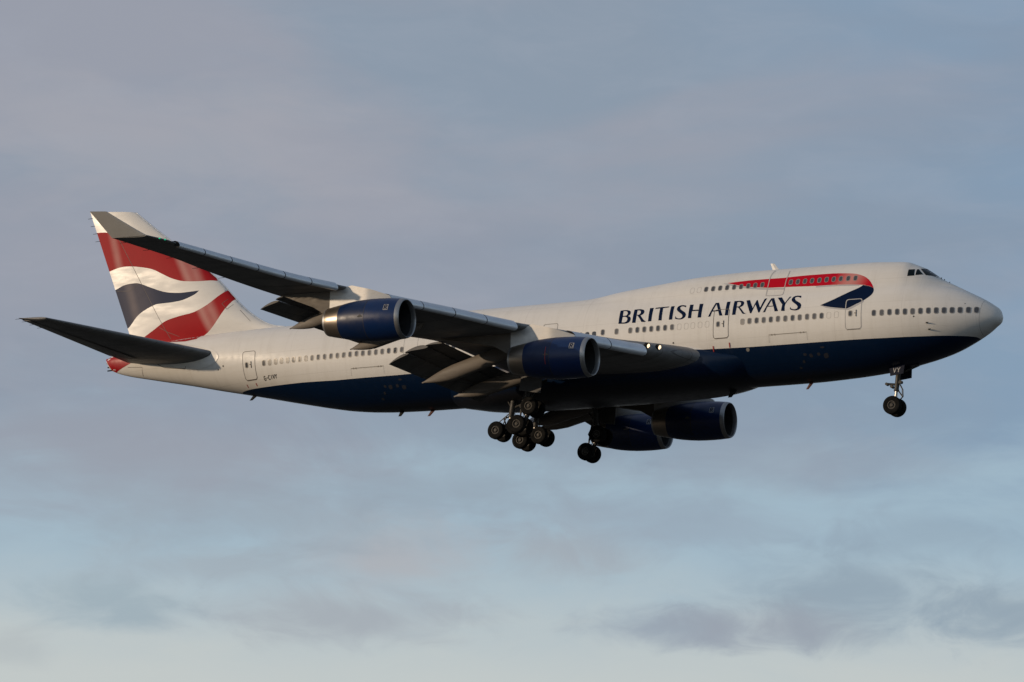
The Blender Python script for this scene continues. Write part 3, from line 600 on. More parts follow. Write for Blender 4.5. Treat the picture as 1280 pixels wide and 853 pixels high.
outward(mesh('upper_deck_door', vo, fo, M['seam_light'], None, None, True, False, 'upper deck door outline over the red ribbon', None))
# over-wing door top seen above the wing root, cargo doors low on the side
def ring_door(name, cs, cz, w, hh, wid=.03, mat='seam', rad=.14):
    vo, fo = decal_geo([rrect(cs, cz, w + wid, hh + wid, rad), rrect(cs, cz, w - wid, hh - wid, rad - .02)], .25, .010)
    return outward(mesh(name, vo, fo, M[mat], None, None, True, False, None, None))
ring_door('passenger_door', 31.3, .45, 1.07, 1.95)
ring_door('passenger_door', 42.0, .42, 1.07, 1.95, .018, 'seam_pale')
def cargo(cs, zt, w):
    b = Bag().add(*decal_geo([[(cs - w / 2, zt), (cs + w / 2, zt), (cs + w / 2, zt + .045), (cs - w / 2, zt + .045)]], .3, .010), 0)
    for e in (-w / 2, w / 2): b.add(*decal_geo([[(cs + e - .008, -1.1), (cs + e + .008, -1.1), (cs + e + .008, zt - .02), (cs + e - .008, zt - .02)]], .3, .010), 1)
    for k in (-.42, -.34, .34, .42): b.add(*decal_geo([rrect(cs + k * w, zt + .02, .12, .10, .04)], .3, .012), 0)
    outward(mesh('cargo_door_seam', b.v, b.f, [M['cargo_seam'], M['seam_pale']], None, b.m, True, False, None, None))
cargo(13.85, -.62, 2.7); cargo(45.4, -.62, 2.6)

# flight-deck windows
for p in SHIELD:
    pp = [(s, z) for s, z in p]
    v, f = decal_geo([refine(pp, .08)], .1, .012)
    outward(mesh('cockpit_window', v, f, M['cockpit'], fus, None, True, False, None, None))
    mv, mf = [(q[0], -q[1], q[2]) for q in v], [t[::-1] for t in f]
    outward(mesh('cockpit_window', mv, mf, M['cockpit'], fus, None, True, False, None, None), 1)
# wipers on the nose ahead of the windscreen
for (s0, y_) in ((4.12, -.30), (3.98, -.12), (3.62, -.10), (4.12, .30)):
    zz = float(FU.zt(s0)) - .02; b = Bag(); b.tube([(-s0 - .06, y_, zz - .06), (-s0 + .03, y_, zz + .07)], .028, 6); b.build('windscreen_wiper', M['rubber'])
for (s, z) in ((4.36, -.49), (4.26, -.90)):
    p = hull(s, z, .0); b = Bag(); b.tube([p, p + Vector((.03, -.1, 0)), p + Vector((.20, -.15, 0))], [.045, .04, .02], 8); b.build('pitot_probe', M['black_mark'])
    vo, fo = decal_geo([[(s - .42, z + .0), (s - .2, z - .012), (s - .2, z + .012)]], .2, .008); outward(mesh('probe_stain', vo, fo, M['seam_pale'], fus, None, True, False, None, None))
for (s, z, r_) in ((22.1, -.62, .06), (5.15, -.05, .05), (2.05, .82, .03), (57.6, .55, .06), (58.1, .35, .05), (16.8, -1.42, .12)):
    vo, fo = decal_geo([rrect(s, z, 2 * r_, 2 * r_, r_ * .98)], .3, .010); outward(mesh('static_port', vo, fo, M['frame' if r_ > .1 else 'black_mark'], fus, None, True, False, None, None))
# red escape-slide marks by the doors
for (s, z0, z1) in ((19.24, -1.62, -1.02), (18.05, -1.2, -.88), (55.9, -1.0, -.82), (55.0, -1.0, -.82)):
    vo, fo = decal_geo([[(s - .035, z0), (s + .035, z0), (s + .035, z1), (s - .035, z1)]], .3, .035 if s < 20 else .010); outward(mesh('red_marking', vo, fo, M['stripe_red'], fus, None, True, False, None, None))
# worn stickers low on the navy belly
for (s0, z0) in ((11.9, -2.0), (43.3, -1.95)):
    for (ds, dz, w, hh) in ((0, 0, .34, .3), (.55, -.05, .42, .35), (.95, .02, .3, .25), (1.15, -.38, .3, .25), (1.5, -.7, .3, .2), (-.5, -.12, .5, .4), (-.35, .38, .4, .18)):
        vo, fo = decal_geo([smooth_poly([(s0 + ds + w / 2 * math.cos(a) * random.uniform(.6, 1), z0 + dz + hh / 2 * math.sin(a) * random.uniform(.6, 1)) for a in np.linspace(.6, 6.88, 5)[:-1]], 2, 170)], .2, .008)
        outward(mesh('worn_sticker', vo, fo, M['scuff'], fus, None, True, False, None, None))
# aerials and drain masts
def blade(name, base, tip, chord, thick, mat):
    b = Bag(); B0, T0 = Vector(base), Vector(tip)
    for (p, c) in ((B0, chord), (T0, chord * .6)): pass
    v = []
    for (p, c, t) in ((B0, chord, thick), (T0, chord * .55, thick * .6)):
        v += [p + Vector((c / 2, 0, 0)), p + Vector((0, t / 2, 0)), p + Vector((-c / 2, 0, 0)), p + Vector((0, -t / 2, 0))]
    b.add(v, [(0, 1, 2, 3), (7, 6, 5, 4), (0, 4, 5, 1), (1, 5, 6, 2), (2, 6, 7, 3), (3, 7, 4, 0)]); b.build(name, mat, smooth=False)
blade('blade_antenna', (-15.95, 0, 4.5), (-16.25, 0, 5.05), .5, .09, M['white'])
blade('blade_antenna', (-56.1, 0, -1.25), (-56.5, 0, -1.62), .45, .08, M['rubber'])
blade('blade_antenna', (-44.15, 0, -3.2), (-44.4, 0, -3.58), .42, .08, M['rubber'])
blade('drain_mast', (-41.7, 0, -3.25), (-42.1, 0, -3.72), .38, .08, M['mast_red'])
blade('blade_antenna', (-19.0, 0, -3.5), (-19.3, 0, -3.95), .5, .08, M['rubber'])
blade('drain_mast', (-13.3, 0, -3.25), (-13.7, 0, -3.78), .34, .08, M['mast_red'])
b_ = Bag(); b_.lathe([(0, .0), (0, .2), (.22, .17), (.22, .12), (.05, .1), (.05, 0)], (-68.5, 0, 2.02), (-1, 0, .15), 24); b_.build('tail_exhaust', M['lip'])
for dz in (-.35, -.6): 
    b_ = Bag(); b_.tube([(-68.2, -.12, 2.0 + dz), (-68.62, -.14, 1.98 + dz)], .05, 8); b_.build('tail_drain_pipe', M['rubber'])

# ------------------------------------------------------------------ lifting surfaces
CH = [0.0, .004, .012, .028, .05, .08, .12, .17, .23, .3, .38, .46, .55, .64, .73, .82, .9, .96, 1.0]
def prof(c): return 5 * (.2969 * math.sqrt(c) - .126 * c - .3516 * c * c + .2843 * c ** 3 - .1036 * c ** 4)
def foil(le, te, t, camber=.0, c0=0., c1=1.0, thick_dir=(0, 0, 1), cl=1.0):
    """closed ring of an aerofoil from le to te; t = thickness / chord"""
    le, te = Vector(le), Vector(te); ch = (te - le); C = ch.length; up = Vector(thick_dir)
    cs = [c0 + (c1 - c0) * c for c in CH] if c0 else [c for c in CH if c <= c1]
    top = []; bot = []
    for c in cs:
        cam = camber * 4 * c * (1 - c) * C; y = prof(c) * t * C
        top.append(le + ch * c + up * (cam + y)); bot.append(le + ch * c + up * (cam - y * cl))
    return top[::-1] + bot[1:-1] if cs[0] == 0 else top[::-1] + bot
LE_S = pchip([2.0, 3.25, 6, 10, 31.05], [18.85, 20.12, 22.95, 26.72, 46.56])
LE_Z = pchip([2.0, 3.25, 6.1, 9.15, 12.74, 15.9, 18.4, 21.7, 23.4, 27, 29.5, 31.05], [-1.8, -1.66, -1.42, -1.06, -.66, -.16, .2, .72, .98, 1.80, 2.40, 2.68])
TE_S = pchip([2.0, 3.25, 11, 13, 18.07, 21.4, 25.5, 27.06, 31.05], [33.4, 33.9, 35.9, 37.1, 40.76, 42.95, 45.6, 46.6, 49.16])
TE_Z = pchip([2.0, 3.25, 8, 11, 13, 18, 21.4, 25.5, 27.06, 31.05], [-2.05, -1.92, -1.32, -1.02, -1.0, .1, .67, 1.56, 1.98, 2.74])
TC = pchip([2, 3.25, 8, 14, 20, 31.05], [.135, .134, .115, .095, .085, .08])
def shift(y): return .18 * max(0, min(1, (y - 5) / 1.5)) * max(0, min(1, (30.0 - y) / .6))
def wing_le(y): return Vector((-float(LE_S(y)) - shift(y), y, float(LE_Z(y))))
def wing_te(y): return Vector((-float(TE_S(y)), y, float(TE_Z(y))))
def mir(v, sg): return Vector((v[0], v[1] * sg, v[2]))
def wing_surf(y, c, low=True):
    le, te = wing_le(y), wing_te(y); ch = te - le; C = ch.length
    return le + ch * c + Vector((0, 0, 1)) * (.012 * 4 * c * (1 - c) * C + (-1 if low else 1) * prof(c) * float(TC(y)) * C)
def build_wing(sg):
    ys = [2.2, 3.0] + list(np.arange(3.6, 30.9, .55)) + [31.05]
    rings = []
    for y in ys:
        rings.append([mir(p, sg) for p in foil(wing_le(y), wing_te(y), float(TC(y)), .012)])
    v, f = loft(rings); w = mesh('wing', v, f, M['wing'], sharp=40, label=('right' if sg < 0 else 'left') + ' wing seen from below')
    # Krueger leading-edge flaps, each panel its own
    def slat(y0, y1, k0, k1):
        rs = []
        for i in range(5):
            y = y0 + (y1 - y0) * i / 4; le = wing_le(y); kk = k0 + (k1 - k0) * i / 4
            sec = [(-.34, .17), (-.10, .18), (.10, .12), (.24, .0), (.32, -.14), (.33, -.26), (.27, -.35), (.16, -.385), (.05, -.37), (-.05, -.28), (-.20, -.08), (-.34, .05)]
            rs.append([mir(le + Vector((a * kk, 0, b * kk)), sg) for a, b in sec])
        vv, ff = loft(rs); mesh('leading_edge_flap', vv, ff, [M['alu'], M['rubber']], w, [0] * (len(ff) - 2) + [1, 1], sharp=40)
    g = .02
    def group(cuts, k0, k1):
        a, b = cuts[0], cuts[-1]
        for y0, y1 in zip(cuts[:-1], cuts[1:]):
            q0, q1 = (y0 - a) / (b - a), (y1 - a) / (b - a)
            slat(y0 + g, y1 - g, k0 + (k1 - k0) * q0, k0 + (k1 - k0) * q1)
    group([21.74, 23.05, 24.35, 25.65, 26.95, 28.25, 29.53], 1.05, .85)
    group([12.74, 14.3, 15.9, 17.5, 19.1], 1.3, 1.15)
    group([6.12, 7.94, 9.8], 1.55, 1.45)
    # trailing-edge flaps: three slotted elements per group
    def flap(p0, p1, q0, q1, t=.13):
        rs = []
        for i in range(7):
            k = i / 6; le = Vector(p0).lerp(Vector(q0), k); te = Vector(p1).lerp(Vector(q1), k)
            d = (te - le).normalized(); up = Vector((-d.z, 0, d.x)); up = up if up.z > 0 else -up
            rs.append([mir(p, sg) for p in foil(le, te, t, .05, thick_dir=up)])
        vv, ff = loft(rs); return mesh('flap', vv, ff, M['panel_grey'], w, sharp=40)
    A = lambda s, y, z: (-s, y, z)
    flap(A(33.75, 4.0, -2.15), A(34.75, 4.0, -2.62), A(35.55, 10.9, -1.13), A(36.85, 10.9, -1.22), .11)
    flap(A(34.55, 4.0, -2.62), A(35.45, 4.0, -3.25), A(36.72, 10.8, -1.28), A(38.45, 10.8, -1.56), .15)
    flap(A(35.22, 4.0, -3.24), A(36.0, 4.0, -3.9), A(38.15, 10.8, -1.64), A(39.63, 10.8, -2.29), .10)
    flap(A(37.6, 13.9, -1.05), A(38.3, 13.9, -1.32), A(42.0, 21.3, .36), A(42.55, 21.3, .22), .12)
    flap(A(38.1, 13.9, -1.32), A(39.05, 13.9, -1.88), A(42.3, 21.3, .10), A(43.66, 21.3, -.36), .11)
    # canoe-shaped flap track fairings
    def canoe(y, tip, front, hw_, hh_, sag=.0):
        a, b = Vector((-front[0], y, front[1])), Vector((-tip[0], y, tip[1])); ax = (b - a); L = ax.length; d = ax.normalized(); up = Vector((-d.z, 0, d.x)); up = up if up.z > 0 else -up
        rs = []
        for k in (0, .03, .08, .16, .28, .42, .56, .68, .76, .83, .89, .94, .975, 1.0):
            r = (1 - (1 - min(k / .28, 1)) ** 2) ** .5 if k < .28 else (1 if k < .68 else max(.10, 1 - ((k - .68) / .32) ** 1.5))
            ce = a + ax * k + up * (sag * math.sin(math.pi * min(k, 1)) + (1 - r) * hh_ * .25)
            ring = []
            for q in range(20):
                an = 2 * math.pi * q / 20; c, sn = math.cos(an), math.sin(an); e = .8
                ring.append(mir(ce + Vector((0, 1, 0)) * (hw_ * r * math.copysign(abs(c) ** e, c)) + up * (hh_ * r * math.copysign(abs(sn) ** e, sn)), sg))
            rs.append(ring)
        vv, ff = loft(rs); mesh('flap_track_fairing', vv, ff, M['fairing'], w, sharp=60)
    canoe(19.0, (42.68, -1.36), (37.0, .05), .26, .42)
    canoe(15.0, (40.3, -2.14), (34.8, -.75), .27, .42)
    canoe(9.0, (37.97, -3.46), (30.6, -1.35), .36, .52)
    canoe(5.5, (37.32, -3.80), (29.8, -2.05), .36, .52)
    # winglet
    rs = []
    for k in (0, .15, .35, .6, .85, 1.0):
        y = 31.03 + (32.02 - 31.03) * k; s0 = 46.56 + (48.98 - 46.56) * (k ** .95); z0 = 2.70 + (4.23 - 2.70) * k
        s1 = 49.16 + (50.27 - 49.16) * k; z1 = 2.76 + (4.35 - 2.76) * k
        rs.append([mir(p, sg) for p in foil((-s0, y, z0), (-s1, y, z1), .085, thick_dir=Vector((0, .84, -.54)))])
    vv, ff = loft(rs); mesh('winglet', vv, ff, M['winglet'], w, sharp=40)
    for y in (24.2, 25.8, 27.4, 28.8, 30.2):
        p = mir(wing_te(y), sg); b = Bag(); b.tube([p + Vector((.05, 0, 0)), p + Vector((-.42, sg * .03, -.03))], [.02, .012], 5); b.build('static_wick', M['rubber'], w)
    # navigation lamp at the tip, landing lamps in the root
    p = mir(wing_le(30.15) + Vector((.02, .02, -.0)), sg); b = Bag()
    for dx in (0, -.26): b.lathe([(-.06, .0), (-.05, .035), (0, .05), (.05, .035), (.06, 0)], p + Vector((dx, -sg * dx * .95, -dx * .2)), (1, 0, 0), 12)
    b.build('navigation_light', M['nav_lamp'] if sg < 0 else M['hull_red'], w)
    for y in (5.78, 5.26):
        le = wing_le(y); p = mir(le + Vector((.07, 0, .16)), sg); ax = Vector((.93, sg * .25, -.28))
        b = Bag(); b.lathe([(-.25, .19), (-.02, .20), (.02, .165), (.0, .15)], p, ax, 24, 0); b.lathe([(-.02, .0), (-.01, .145)], p, ax, 24, 1)
        b.build('landing_light', [M['rubber'], M['landing_lamp']], w)
    return w
wing_r = build_wing(-1); wing_l = build_wing(1)

def build_tailplane(sg):
    rs = []
    le = lambda y: Vector((-(57.3 + (67.0 - 57.3) * (y - .6) / 10.48), y, 1.38 + (3.0 - 1.38) * (y - .6) / 10.48))
    te = lambda y: Vector((-(66.55 + (69.33 - 66.55) * (y - .6) / 10.48), y, 1.72 + (3.17 - 1.72) * (y - .6) / 10.48))
    for y in list(np.arange(.6, 10.6, .5)) + [10.8, 11.0, 11.08]:
        t = .105 if y < 10.7 else (.09 if y < 11.05 else .03)
        rs.append([mir(p, sg) for p in foil(le(y), te(y), t, -.008)])
    v, f = loft(rs); o = mesh('tailplane', v, f, M['wing'], sharp=40)
    # elevator, a slightly lower skin behind a hinge gap
    rs = []
    for y in np.linspace(2.4, 10.7, 12):
        a, b = le(y), te(y); ch = b - a
        rs.append([mir(p, sg) for p in (a + ch * .70 + Vector((0, 0, -.046 * ch.length)), a + ch * .85 + Vector((0, 0, -.03 * ch.length)), b + Vector((-.06, 0, -.012)), a + ch * .85 + Vector((0, 0, -.015 * ch.length)))])
    v, f = loft(rs); mesh('elevator', v, f, M['elevator'], o, sharp=30)
    for y in (8.9, 9.6, 10.3, 10.9):
        p = mir(te(y), sg); b = Bag(); b.tube([p + Vector((.05, 0, 0)), p + Vector((-.38, sg * .03, -.02))], [.02, .012], 5); b.build('static_wick', M['rubber'], o)
    return o
build_tailplane(-1); build_tailplane(1)
vo, fo = decal_geo([smooth_poly(SEAL, 2, 60)], .2, .03)
outward(mesh('tailplane_root_seal', vo, fo, M['white'], None, None, True, False, None, None))
vo, fo = decal_geo([stroke(SLOT, .05)], .25, .012)
outward(mesh('tailplane_slot_seam', vo, fo, M['seam'], None, None, True, False, None, None))
vo, fo = decal_geo([stroke(CONESEAM, .03)], .25, .012)
outward(mesh('tail_cone_seam', vo, fo, M['seam'], None, None, True, False, None, None))

# fin and rudder, painted with the waving flag
def fin_le(z): return float(pchip([2.6, 3.55, 3.75, 4.26, 7.72, 13.21, 13.6], [52.3, 53.6, 54.75, 55.92, 59.79, 66.83, 67.3])(z))
def fin_te(z): return 66.91 + (70.8 - 66.91) * (z - 3.92) / (13.57 - 3.92)
HG = [(68.75, 12.4), (68.121, 11.32), (66.462, 8.668), (63.862, 4.282), (63.3, 3.3)]
def hinge(z): return 63.3 + (z - 3.3) * (69.42 - 63.3) / (13.46 - 3.3)
def fin_hw(s, z):
    a, b = fin_le(z), fin_te(z); C = max(.2, b - a); c = min(1, max(0, (s - a) / C)); t = .105 * max(0, min(1, (z - 3.2) / 2.0)) ** .5 if z < 5.2 else .105
    return prof(c) * min(.105, max(.02, t)) * min(C, 11.) + .004
def build_fin():
    zs = [2.9, 3.55, 3.62, 3.75, 4.0, 4.26] + list(np.arange(4.7, 13.2, .35)) + [13.21]
    leo = [(fin_le(z), z) for z in zs]; hz = [3.0] + list(np.arange(3.4, 13.4, .4)) + [13.45]
    hl = [(hinge(z), z) for z in hz]; tel = [(fin_te(z), z) for z in (3.0, 3.92, 6, 8, 10, 12, 13.57)]
    front = leo + hl[::-1]; aft = hl + tel[::-1]
    regs = [(smooth_poly(FIN_RED1, 3, 50), 1), (smooth_poly(FIN_NAVY, 3, 50), 2), (smooth_poly(FIN_RED2, 3, 50), 1)]
    for name, outl in (('tail_fin', front), ('rudder', aft)):
        ex = []
        if name == 'tail_fin':
            for c in (.003, .008, .018, .035, .06):
                ex += [(fin_le(z) + c * (fin_te(z) - fin_le(z)), z) for z in np.arange(3.6, 13.2, .12)]
        v, f = cdt([outl] + [r for r, _ in regs], .3, (), ex)
        keep = []; mi = []
        for t in f:
            c = (sum(v[i][0] for i in t) / len(t), sum(v[i][1] for i in t) / len(t))
            if not inside(c, outl): continue
            k = 0
            for r, q in regs:
                if inside(c, r): k = q
            keep.append(t); mi.append(k)
        used = sorted({i for t in keep for i in t}); mp = {i: j for j, i in enumerate(used)}
        g = .014 if name == 'rudder' else 0.
        V = [(-v[i][0], -fin_hw(v[i][0], v[i][1]) + g * (.4 if v[i][0] - hinge(v[i][1]) < .05 else 0), v[i][1]) for i in used]; n = len(V)
        V += [(x, -y, z) for x, y, z in V]
        F = [tuple(mp[i] for i in t) for t in keep]; F2 = [tuple(i + n for i in t)[::-1] for t in F]
        cnt = {}
        for t in F:
            for a, b in zip(t, t[1:] + t[:1]): cnt[frozenset((a, b))] = cnt.get(frozenset((a, b)), 0) + 1
        rim = [tuple(e) for e, c in cnt.items() if c == 1]
        FR = [(a, b, b + n, a + n) for a, b in rim]
        o = mesh(name, V, F + F2 + FR, [M['white'], M['fin_red'], M['fin_navy'], M['alu']], None, mi + mi + [0] * len(FR), True, True, None, 60)
    return o
build_fin()
for z in (11.3, 11.9, 12.5, 13.1):
    b_ = Bag(); b_.tube([(-fin_te(z) + .05, 0, z), (-fin_te(z) - .36, 0, z - .02)], [.022, .014], 5); b_.build('static_wick', M['rubber'])
# thin bare-metal leading edge and dark hinge line of the fin
b_ = Bag(); b_.tube([(-fin_le(z) + .012, 0, z) for z in list(np.arange(3.62, 4.3, .1)) + list(np.arange(4.5, 13.25, .3))], .045, 8); b_.build('fin_leading_edge', M['alu'])
b_ = Bag()
for (za, zb_) in ((3.4, 13.4),):
    for z in np.arange(za, zb_, .25):
        s0, s1 = hinge(z), hinge(z + .25); q = .018
        b_.add([(-(s0 - q), -fin_hw(s0, z) - .006, z), (-(s0 + q), -fin_hw(s0, z) - .006, z), (-(s1 + q), -fin_hw(s1, z + .25) - .006, z + .25), (-(s1 - q), -fin_hw(s1, z + .25) - .006, z + .25)], [(0, 1, 2, 3)])
b_.build('rudder_hinge_seam', M['seam'], sharp=None)
for pts in ([(68.2, 7.36), (67.0, 7.25), (66.2, 7.75)], [(64.3, 4.3), (63.6, 3.9), (62.6, 3.5)], [(56.6, 4.15), (57.5, 5.05)], [(58.5, 5.95), (58.95, 5.6), (58.5, 5.15), (58.05, 5.5)]):
    b_ = Bag()
    for (sa, za), (sb, zb_) in zip(pts[:-1], pts[1:]):
        n = 6; ln = math.hypot(sb - sa, zb_ - za); nx, nz = -(zb_ - za) / ln * .013, (sb - sa) / ln * .013
        for k in range(n):
            q0, q1 = k / n, (k + 1) / n; P = []
            for q, e in ((q0, 1), (q0, -1), (q1, -1), (q1, 1)):
                s_, z_ = sa + (sb - sa) * q + nx * e, za + (zb_ - za) * q + nz * e; P.append((-s_, -fin_hw(s_, z_) - .007, z_))
            b_.add(P, [(0, 1, 2, 3)])
    b_.build('fin_panel_seam', M['seam'], sharp=None)

# ------------------------------------------------------------------ engines
COWL = [(.50, 1.325), (.8, 1.352), (1.3, 1.378), (1.9, 1.388), (2.5, 1.38), (3.1, 1.345), (3.7, 1.285), (4.1, 1.225), (4.4, 1.165), (4.55, 1.13)]
def build_engine(label):
    e = bpy.data.objects.new('engine', None)
    b = Bag(); b.lathe([(d, r) for d, r in [(.30, 1.309)] + COWL if d <= 2.5], (0, 0, 0), (-1, 0, 0), 72); b.lathe([(d, r) for d, r in COWL if d >= 2.5], (0, 0, 0), (-1, 0, 0), 72, 2)
    b.lathe([(2.485, 1.376), (2.485, 1.3845), (2.515, 1.3835), (2.515, 1.375)], (0, 0, 0), (-1, 0, 0), 72, 1)
    cow = b.build('engine', [M['navy'], M['black_mark'], M['navy_aft']], None, sharp=60, label=label)
    b = Bag(); b.lathe([(.30, 1.311), (.24, 1.303), (.18, 1.293), (.08, 1.268), (.02, 1.24), (.0, 1.215), (.02, 1.185), (.08, 1.168), (.2, 1.155), (.32, 1.15)], (0, 0, 0), (-1, 0, 0), 72)
    b.build('intake_lip', M['lip'], cow, sharp=60)
    b = Bag(); b.lathe([(.32, 1.149), (.7, 1.14), (1.05, 1.13), (1.5, 1.12)], (0, 0, 0), (-1, 0, 0), 64); b.lathe([(1.55, .3), (1.5, 1.12)], (0, 0, 0), (-1, 0, 0), 64); b.build('intake_duct', M['dark'], cow)
    b = Bag()
    for k in range(26):
        a = 2 * math.pi * k / 26; v = []
        for (r, tw) in ((.34, .35), (.7, .6), (1.08, .85)):
            for sgn in (-1, 1):
                h = .15 * sgn; aa = a + h * math.sin(tw) / r; v.append((-1.3 + h * math.cos(tw), r * math.cos(aa), r * math.sin(aa)))
        b.add(v, [(0, 1, 3, 2), (2, 3, 5, 4)])
    b.build('fan', M['fan'], cow)
    b = Bag(); b.lathe([(.72, .0), (.76, .06), (.9, .17), (1.1, .28), (1.3, .35)], (0, 0, 0), (-1, 0, 0), 32)
    b.tube([(-.74 - .1 * k, math.cos(k * .9) * (.035 + .062 * k), math.sin(k * .9) * (.035 + .062 * k)) for k in range(5)], .018, 6, 1)
    b.build('spinner', [M['dark'], M['white_mark']], cow)
    b = Bag(); b.lathe([(4.55, 1.128), (4.9, 1.07), (5.35, .985), (5.71, .905), (5.75, .885), (5.71, .86), (5.3, .87), (4.7, .89)], (0, 0, 0), (-1, 0, 0), 64)
    b.lathe([(5.62, .930), (5.72, .908), (5.765, .886), (5.72, .876)], (0, 0, 0), (-1, 0, 0), 64, 1)
    b.build('exhaust_nozzle', [M['nozzle'], M['lip']], cow, sharp=60)
    b = Bag(); b.lathe([(4.7, .9), (4.7, .45), (5.2, .36), (5.7, .12), (5.85, 0)], (0, 0, 0), (-1, 0, 0), 32); b.build('exhaust_plug', M['dark'], cow)
    # maker's badge: a pale upright plate with a navy letter, on the outer cheek of the cowl
    def cheek(d, a, off):
        r = float(np.interp(d, [q[0] for q in COWL], [q[1] for q in COWL])) + off; return (-d, -r * math.cos(a), r * math.sin(a))
    b = Bag()
    pl = [(.78, .36), (1.10, .36), (1.10, .82), (.78, .82)]
    for (polys, off, k) in (([[( 1.12 - x, y) for x, y in ((0, .34), (.34, .34), (.34, .80), (0, .80))]], .006, 0), (text_strokes('R', (1.05, .40), (-.2, 0), (0, .34), 1, .07), .010, 1)):
        v, f = cdt(polys, .12); f = [t for t in f if any(inside((sum(v[i][0] for i in t) / 3, sum(v[i][1] for i in t) / 3), p) for p in polys)]
        b.add([cheek(x, y / 1.38, off) for x, y in v], f, k)
    b.build('maker_badge', [M['badge'], M['navy_mark']], cow)
    b = Bag(); v, f = cdt([smooth_poly([(2.95, .0), (2.75, .14), (2.55, .0), (2.6, -.05), (2.9, -.05)], 3, 60)], .1); pp = smooth_poly([(2.95, .0), (2.75, .14), (2.55, .0), (2.6, -.05), (2.9, -.05)], 3, 60)
    f = [t for t in f if inside((sum(v[i][0] for i in t) / 3, sum(v[i][1] for i in t) / 3), pp)]
    b.add([cheek(x, y / 1.38, .006) for x, y in v], f); b.build('cowl_vent', M['vent'], cow)
    return cow
def copy_tree(o, parent):
    c = o.copy(); COL.objects.link(c); c.parent = parent
    for ch in o.children: copy_tree(ch, c)
    return c
eng0 = build_engine('right inner engine, navy with bright intake ring')
ENG = [(24.13, -11.69, -3.08), (33.03, -20.82, -1.70), (24.13, 11.69, -3.08), (33.03, 20.82, -1.70)]
LAB = ['right inner engine with a red stripe on its cowl', 'right outer engine nearest the camera', 'left inner engine beyond the belly', 'left outer engine beyond the belly, mostly hidden']
for i, (s, y, z) in enumerate(ENG):
    e = eng0 if i == 0 else copy_tree(eng0, root)
    e.location = Vector((-s, y, z)) - Vector(BASE); e.rotation_euler = (0, .030, 0); e['label'] = LAB[i]
b_ = Bag()
for k in range(12):
    a0, a1 = R(-27 + k * 4.2), R(-27 + (k + 1) * 4.2); r = 1.375
    b_.add([(-2.765, -r * math.cos(a0), r * math.sin(a0)), (-2.80, -r * math.cos(a0), r * math.sin(a0)), (-2.80, -r * math.cos(a1), r * math.sin(a1)), (-2.765, -r * math.cos(a1), r * math.sin(a1))], [(0, 1, 2, 3)])
b_.build('turbine_stripe', M['stripe_red'], eng0)

def plate(name, outl, y0, th, mat, h=.22, label=None):
    outl = refine(outl, h); v, f = cdt([outl], h); f = [t for t in f if inside((sum(v[i][0] for i in t) / 3, sum(v[i][1] for i in t) / 3), outl)]
    used = sorted({i for t in f for i in t}); mp = {i: j for j, i in enumerate(used)}
    V = [(-v[i][0], y0 - th(*v[i]), v[i][1]) for i in used]; n = len(V); V += [(-v[i][0], y0 + th(*v[i]), v[i][1]) for i in used]
    F = [tuple(mp[i] for i in t) for t in f]; F2 = [tuple(i + n for i in t)[::-1] for t in F]; cnt = {}
    for t in F:
        for a, b in zip(t, t[1:] + t[:1]): cnt[frozenset((a, b))] = cnt.get(frozenset((a, b)), 0) + 1
    FR = [(a, b, b + n, a + n) for a, b in map(tuple, [e for e, c in cnt.items() if c == 1])]
    return mesh(name, V, F + F2 + FR, mat, None, None, True, True, label, 45)
def pylon(tab, y, sg, ax0):
    low = [tuple(p) for p in tab]; n_c = 6 if abs(y) > 15 else 5
    low = [(s, z - (.28 if i < n_c else 0)) for i, (s, z) in enumerate(low)]
    s0, s1 = tab[0][0], tab[-1][0]; yy = abs(y)
    top = []
    for k in range(1, 12):
        s = s1 + (s0 - s1) * k / 12; le, te = wing_le(yy), wing_te(yy); c = (s + le.x) / (le.x - te.x)
        if c > .02: top.append((s, le.z + (te.z - le.z) * c + .012 * 4 * c * (1 - c) * (le - te).length))
    z_le = wing_le(yy).z + .16; s_le = -wing_le(yy).x
    top += [(s_le - .1, z_le), (s0 + (s_le - s0) * .5, (z_le + tab[0][1] + .1) / 2 + .05), (s0 + .25, tab[0][1] + .12)]
    th = lambda s, z: .30 * max(.08, min(1, (s - s0) / 1.9 + .08) ** .6) * max(.05, min(1, (s1 + .05 - s) / 3.6)) ** .7
    o = plate('engine_pylon', low + top, sg * yy, th, M['pylon'])
    o.data.materials.append(M['pylon_aft']); seam = 38.6 if yy > 15 else 29.9
    for p in o.data.polygons:
        if -p.center.x > seam: p.material_index = 1
for sg in (-1, 1): pylon(PYL_OUT, 20.82, sg, 0); pylon(PYL_IN, 11.69, sg, 0)

# ------------------------------------------------------------------ landing gear
def wheel(parent, c, r=.622, w=.43, side=-1, hub_r=.27):
    c = Vector(c); b = Bag(); pr = []
    for k in range(13):
        a = math.pi * k / 12; pr.append((-w / 2 * math.cos(a) * (1 if True else 1), r - .15 + .15 * abs(math.sin(a)) ** .55))
    pr = [(-w / 2 * .82, hub_r)] + [(x, q) for x, q in pr] + [(w / 2 * .82, hub_r)]
    b.lathe(pr, c, (0, 1, 0), 40)
    for g in (-.1, -.035, .035, .1): b.lathe([(g - .008, r + .0005), (g, r - .014), (g + .008, r + .0005)], c, (0, 1, 0), 40)
    b.build('tyre', M['tyre'], parent)
    b = Bag()
    for sd in (-1, 1):
        b.lathe([(sd * w * .43, hub_r + .012), (sd * w * .44, hub_r - .03), (sd * w * .30, hub_r - .06), (sd * w * .24, .16), (sd * w * .34, .13), (sd * w * .42, .10), (sd * w * .44, .0)], c, (0, 1, 0), 28)
    b.build('wheel_hub', M['hub'], parent)
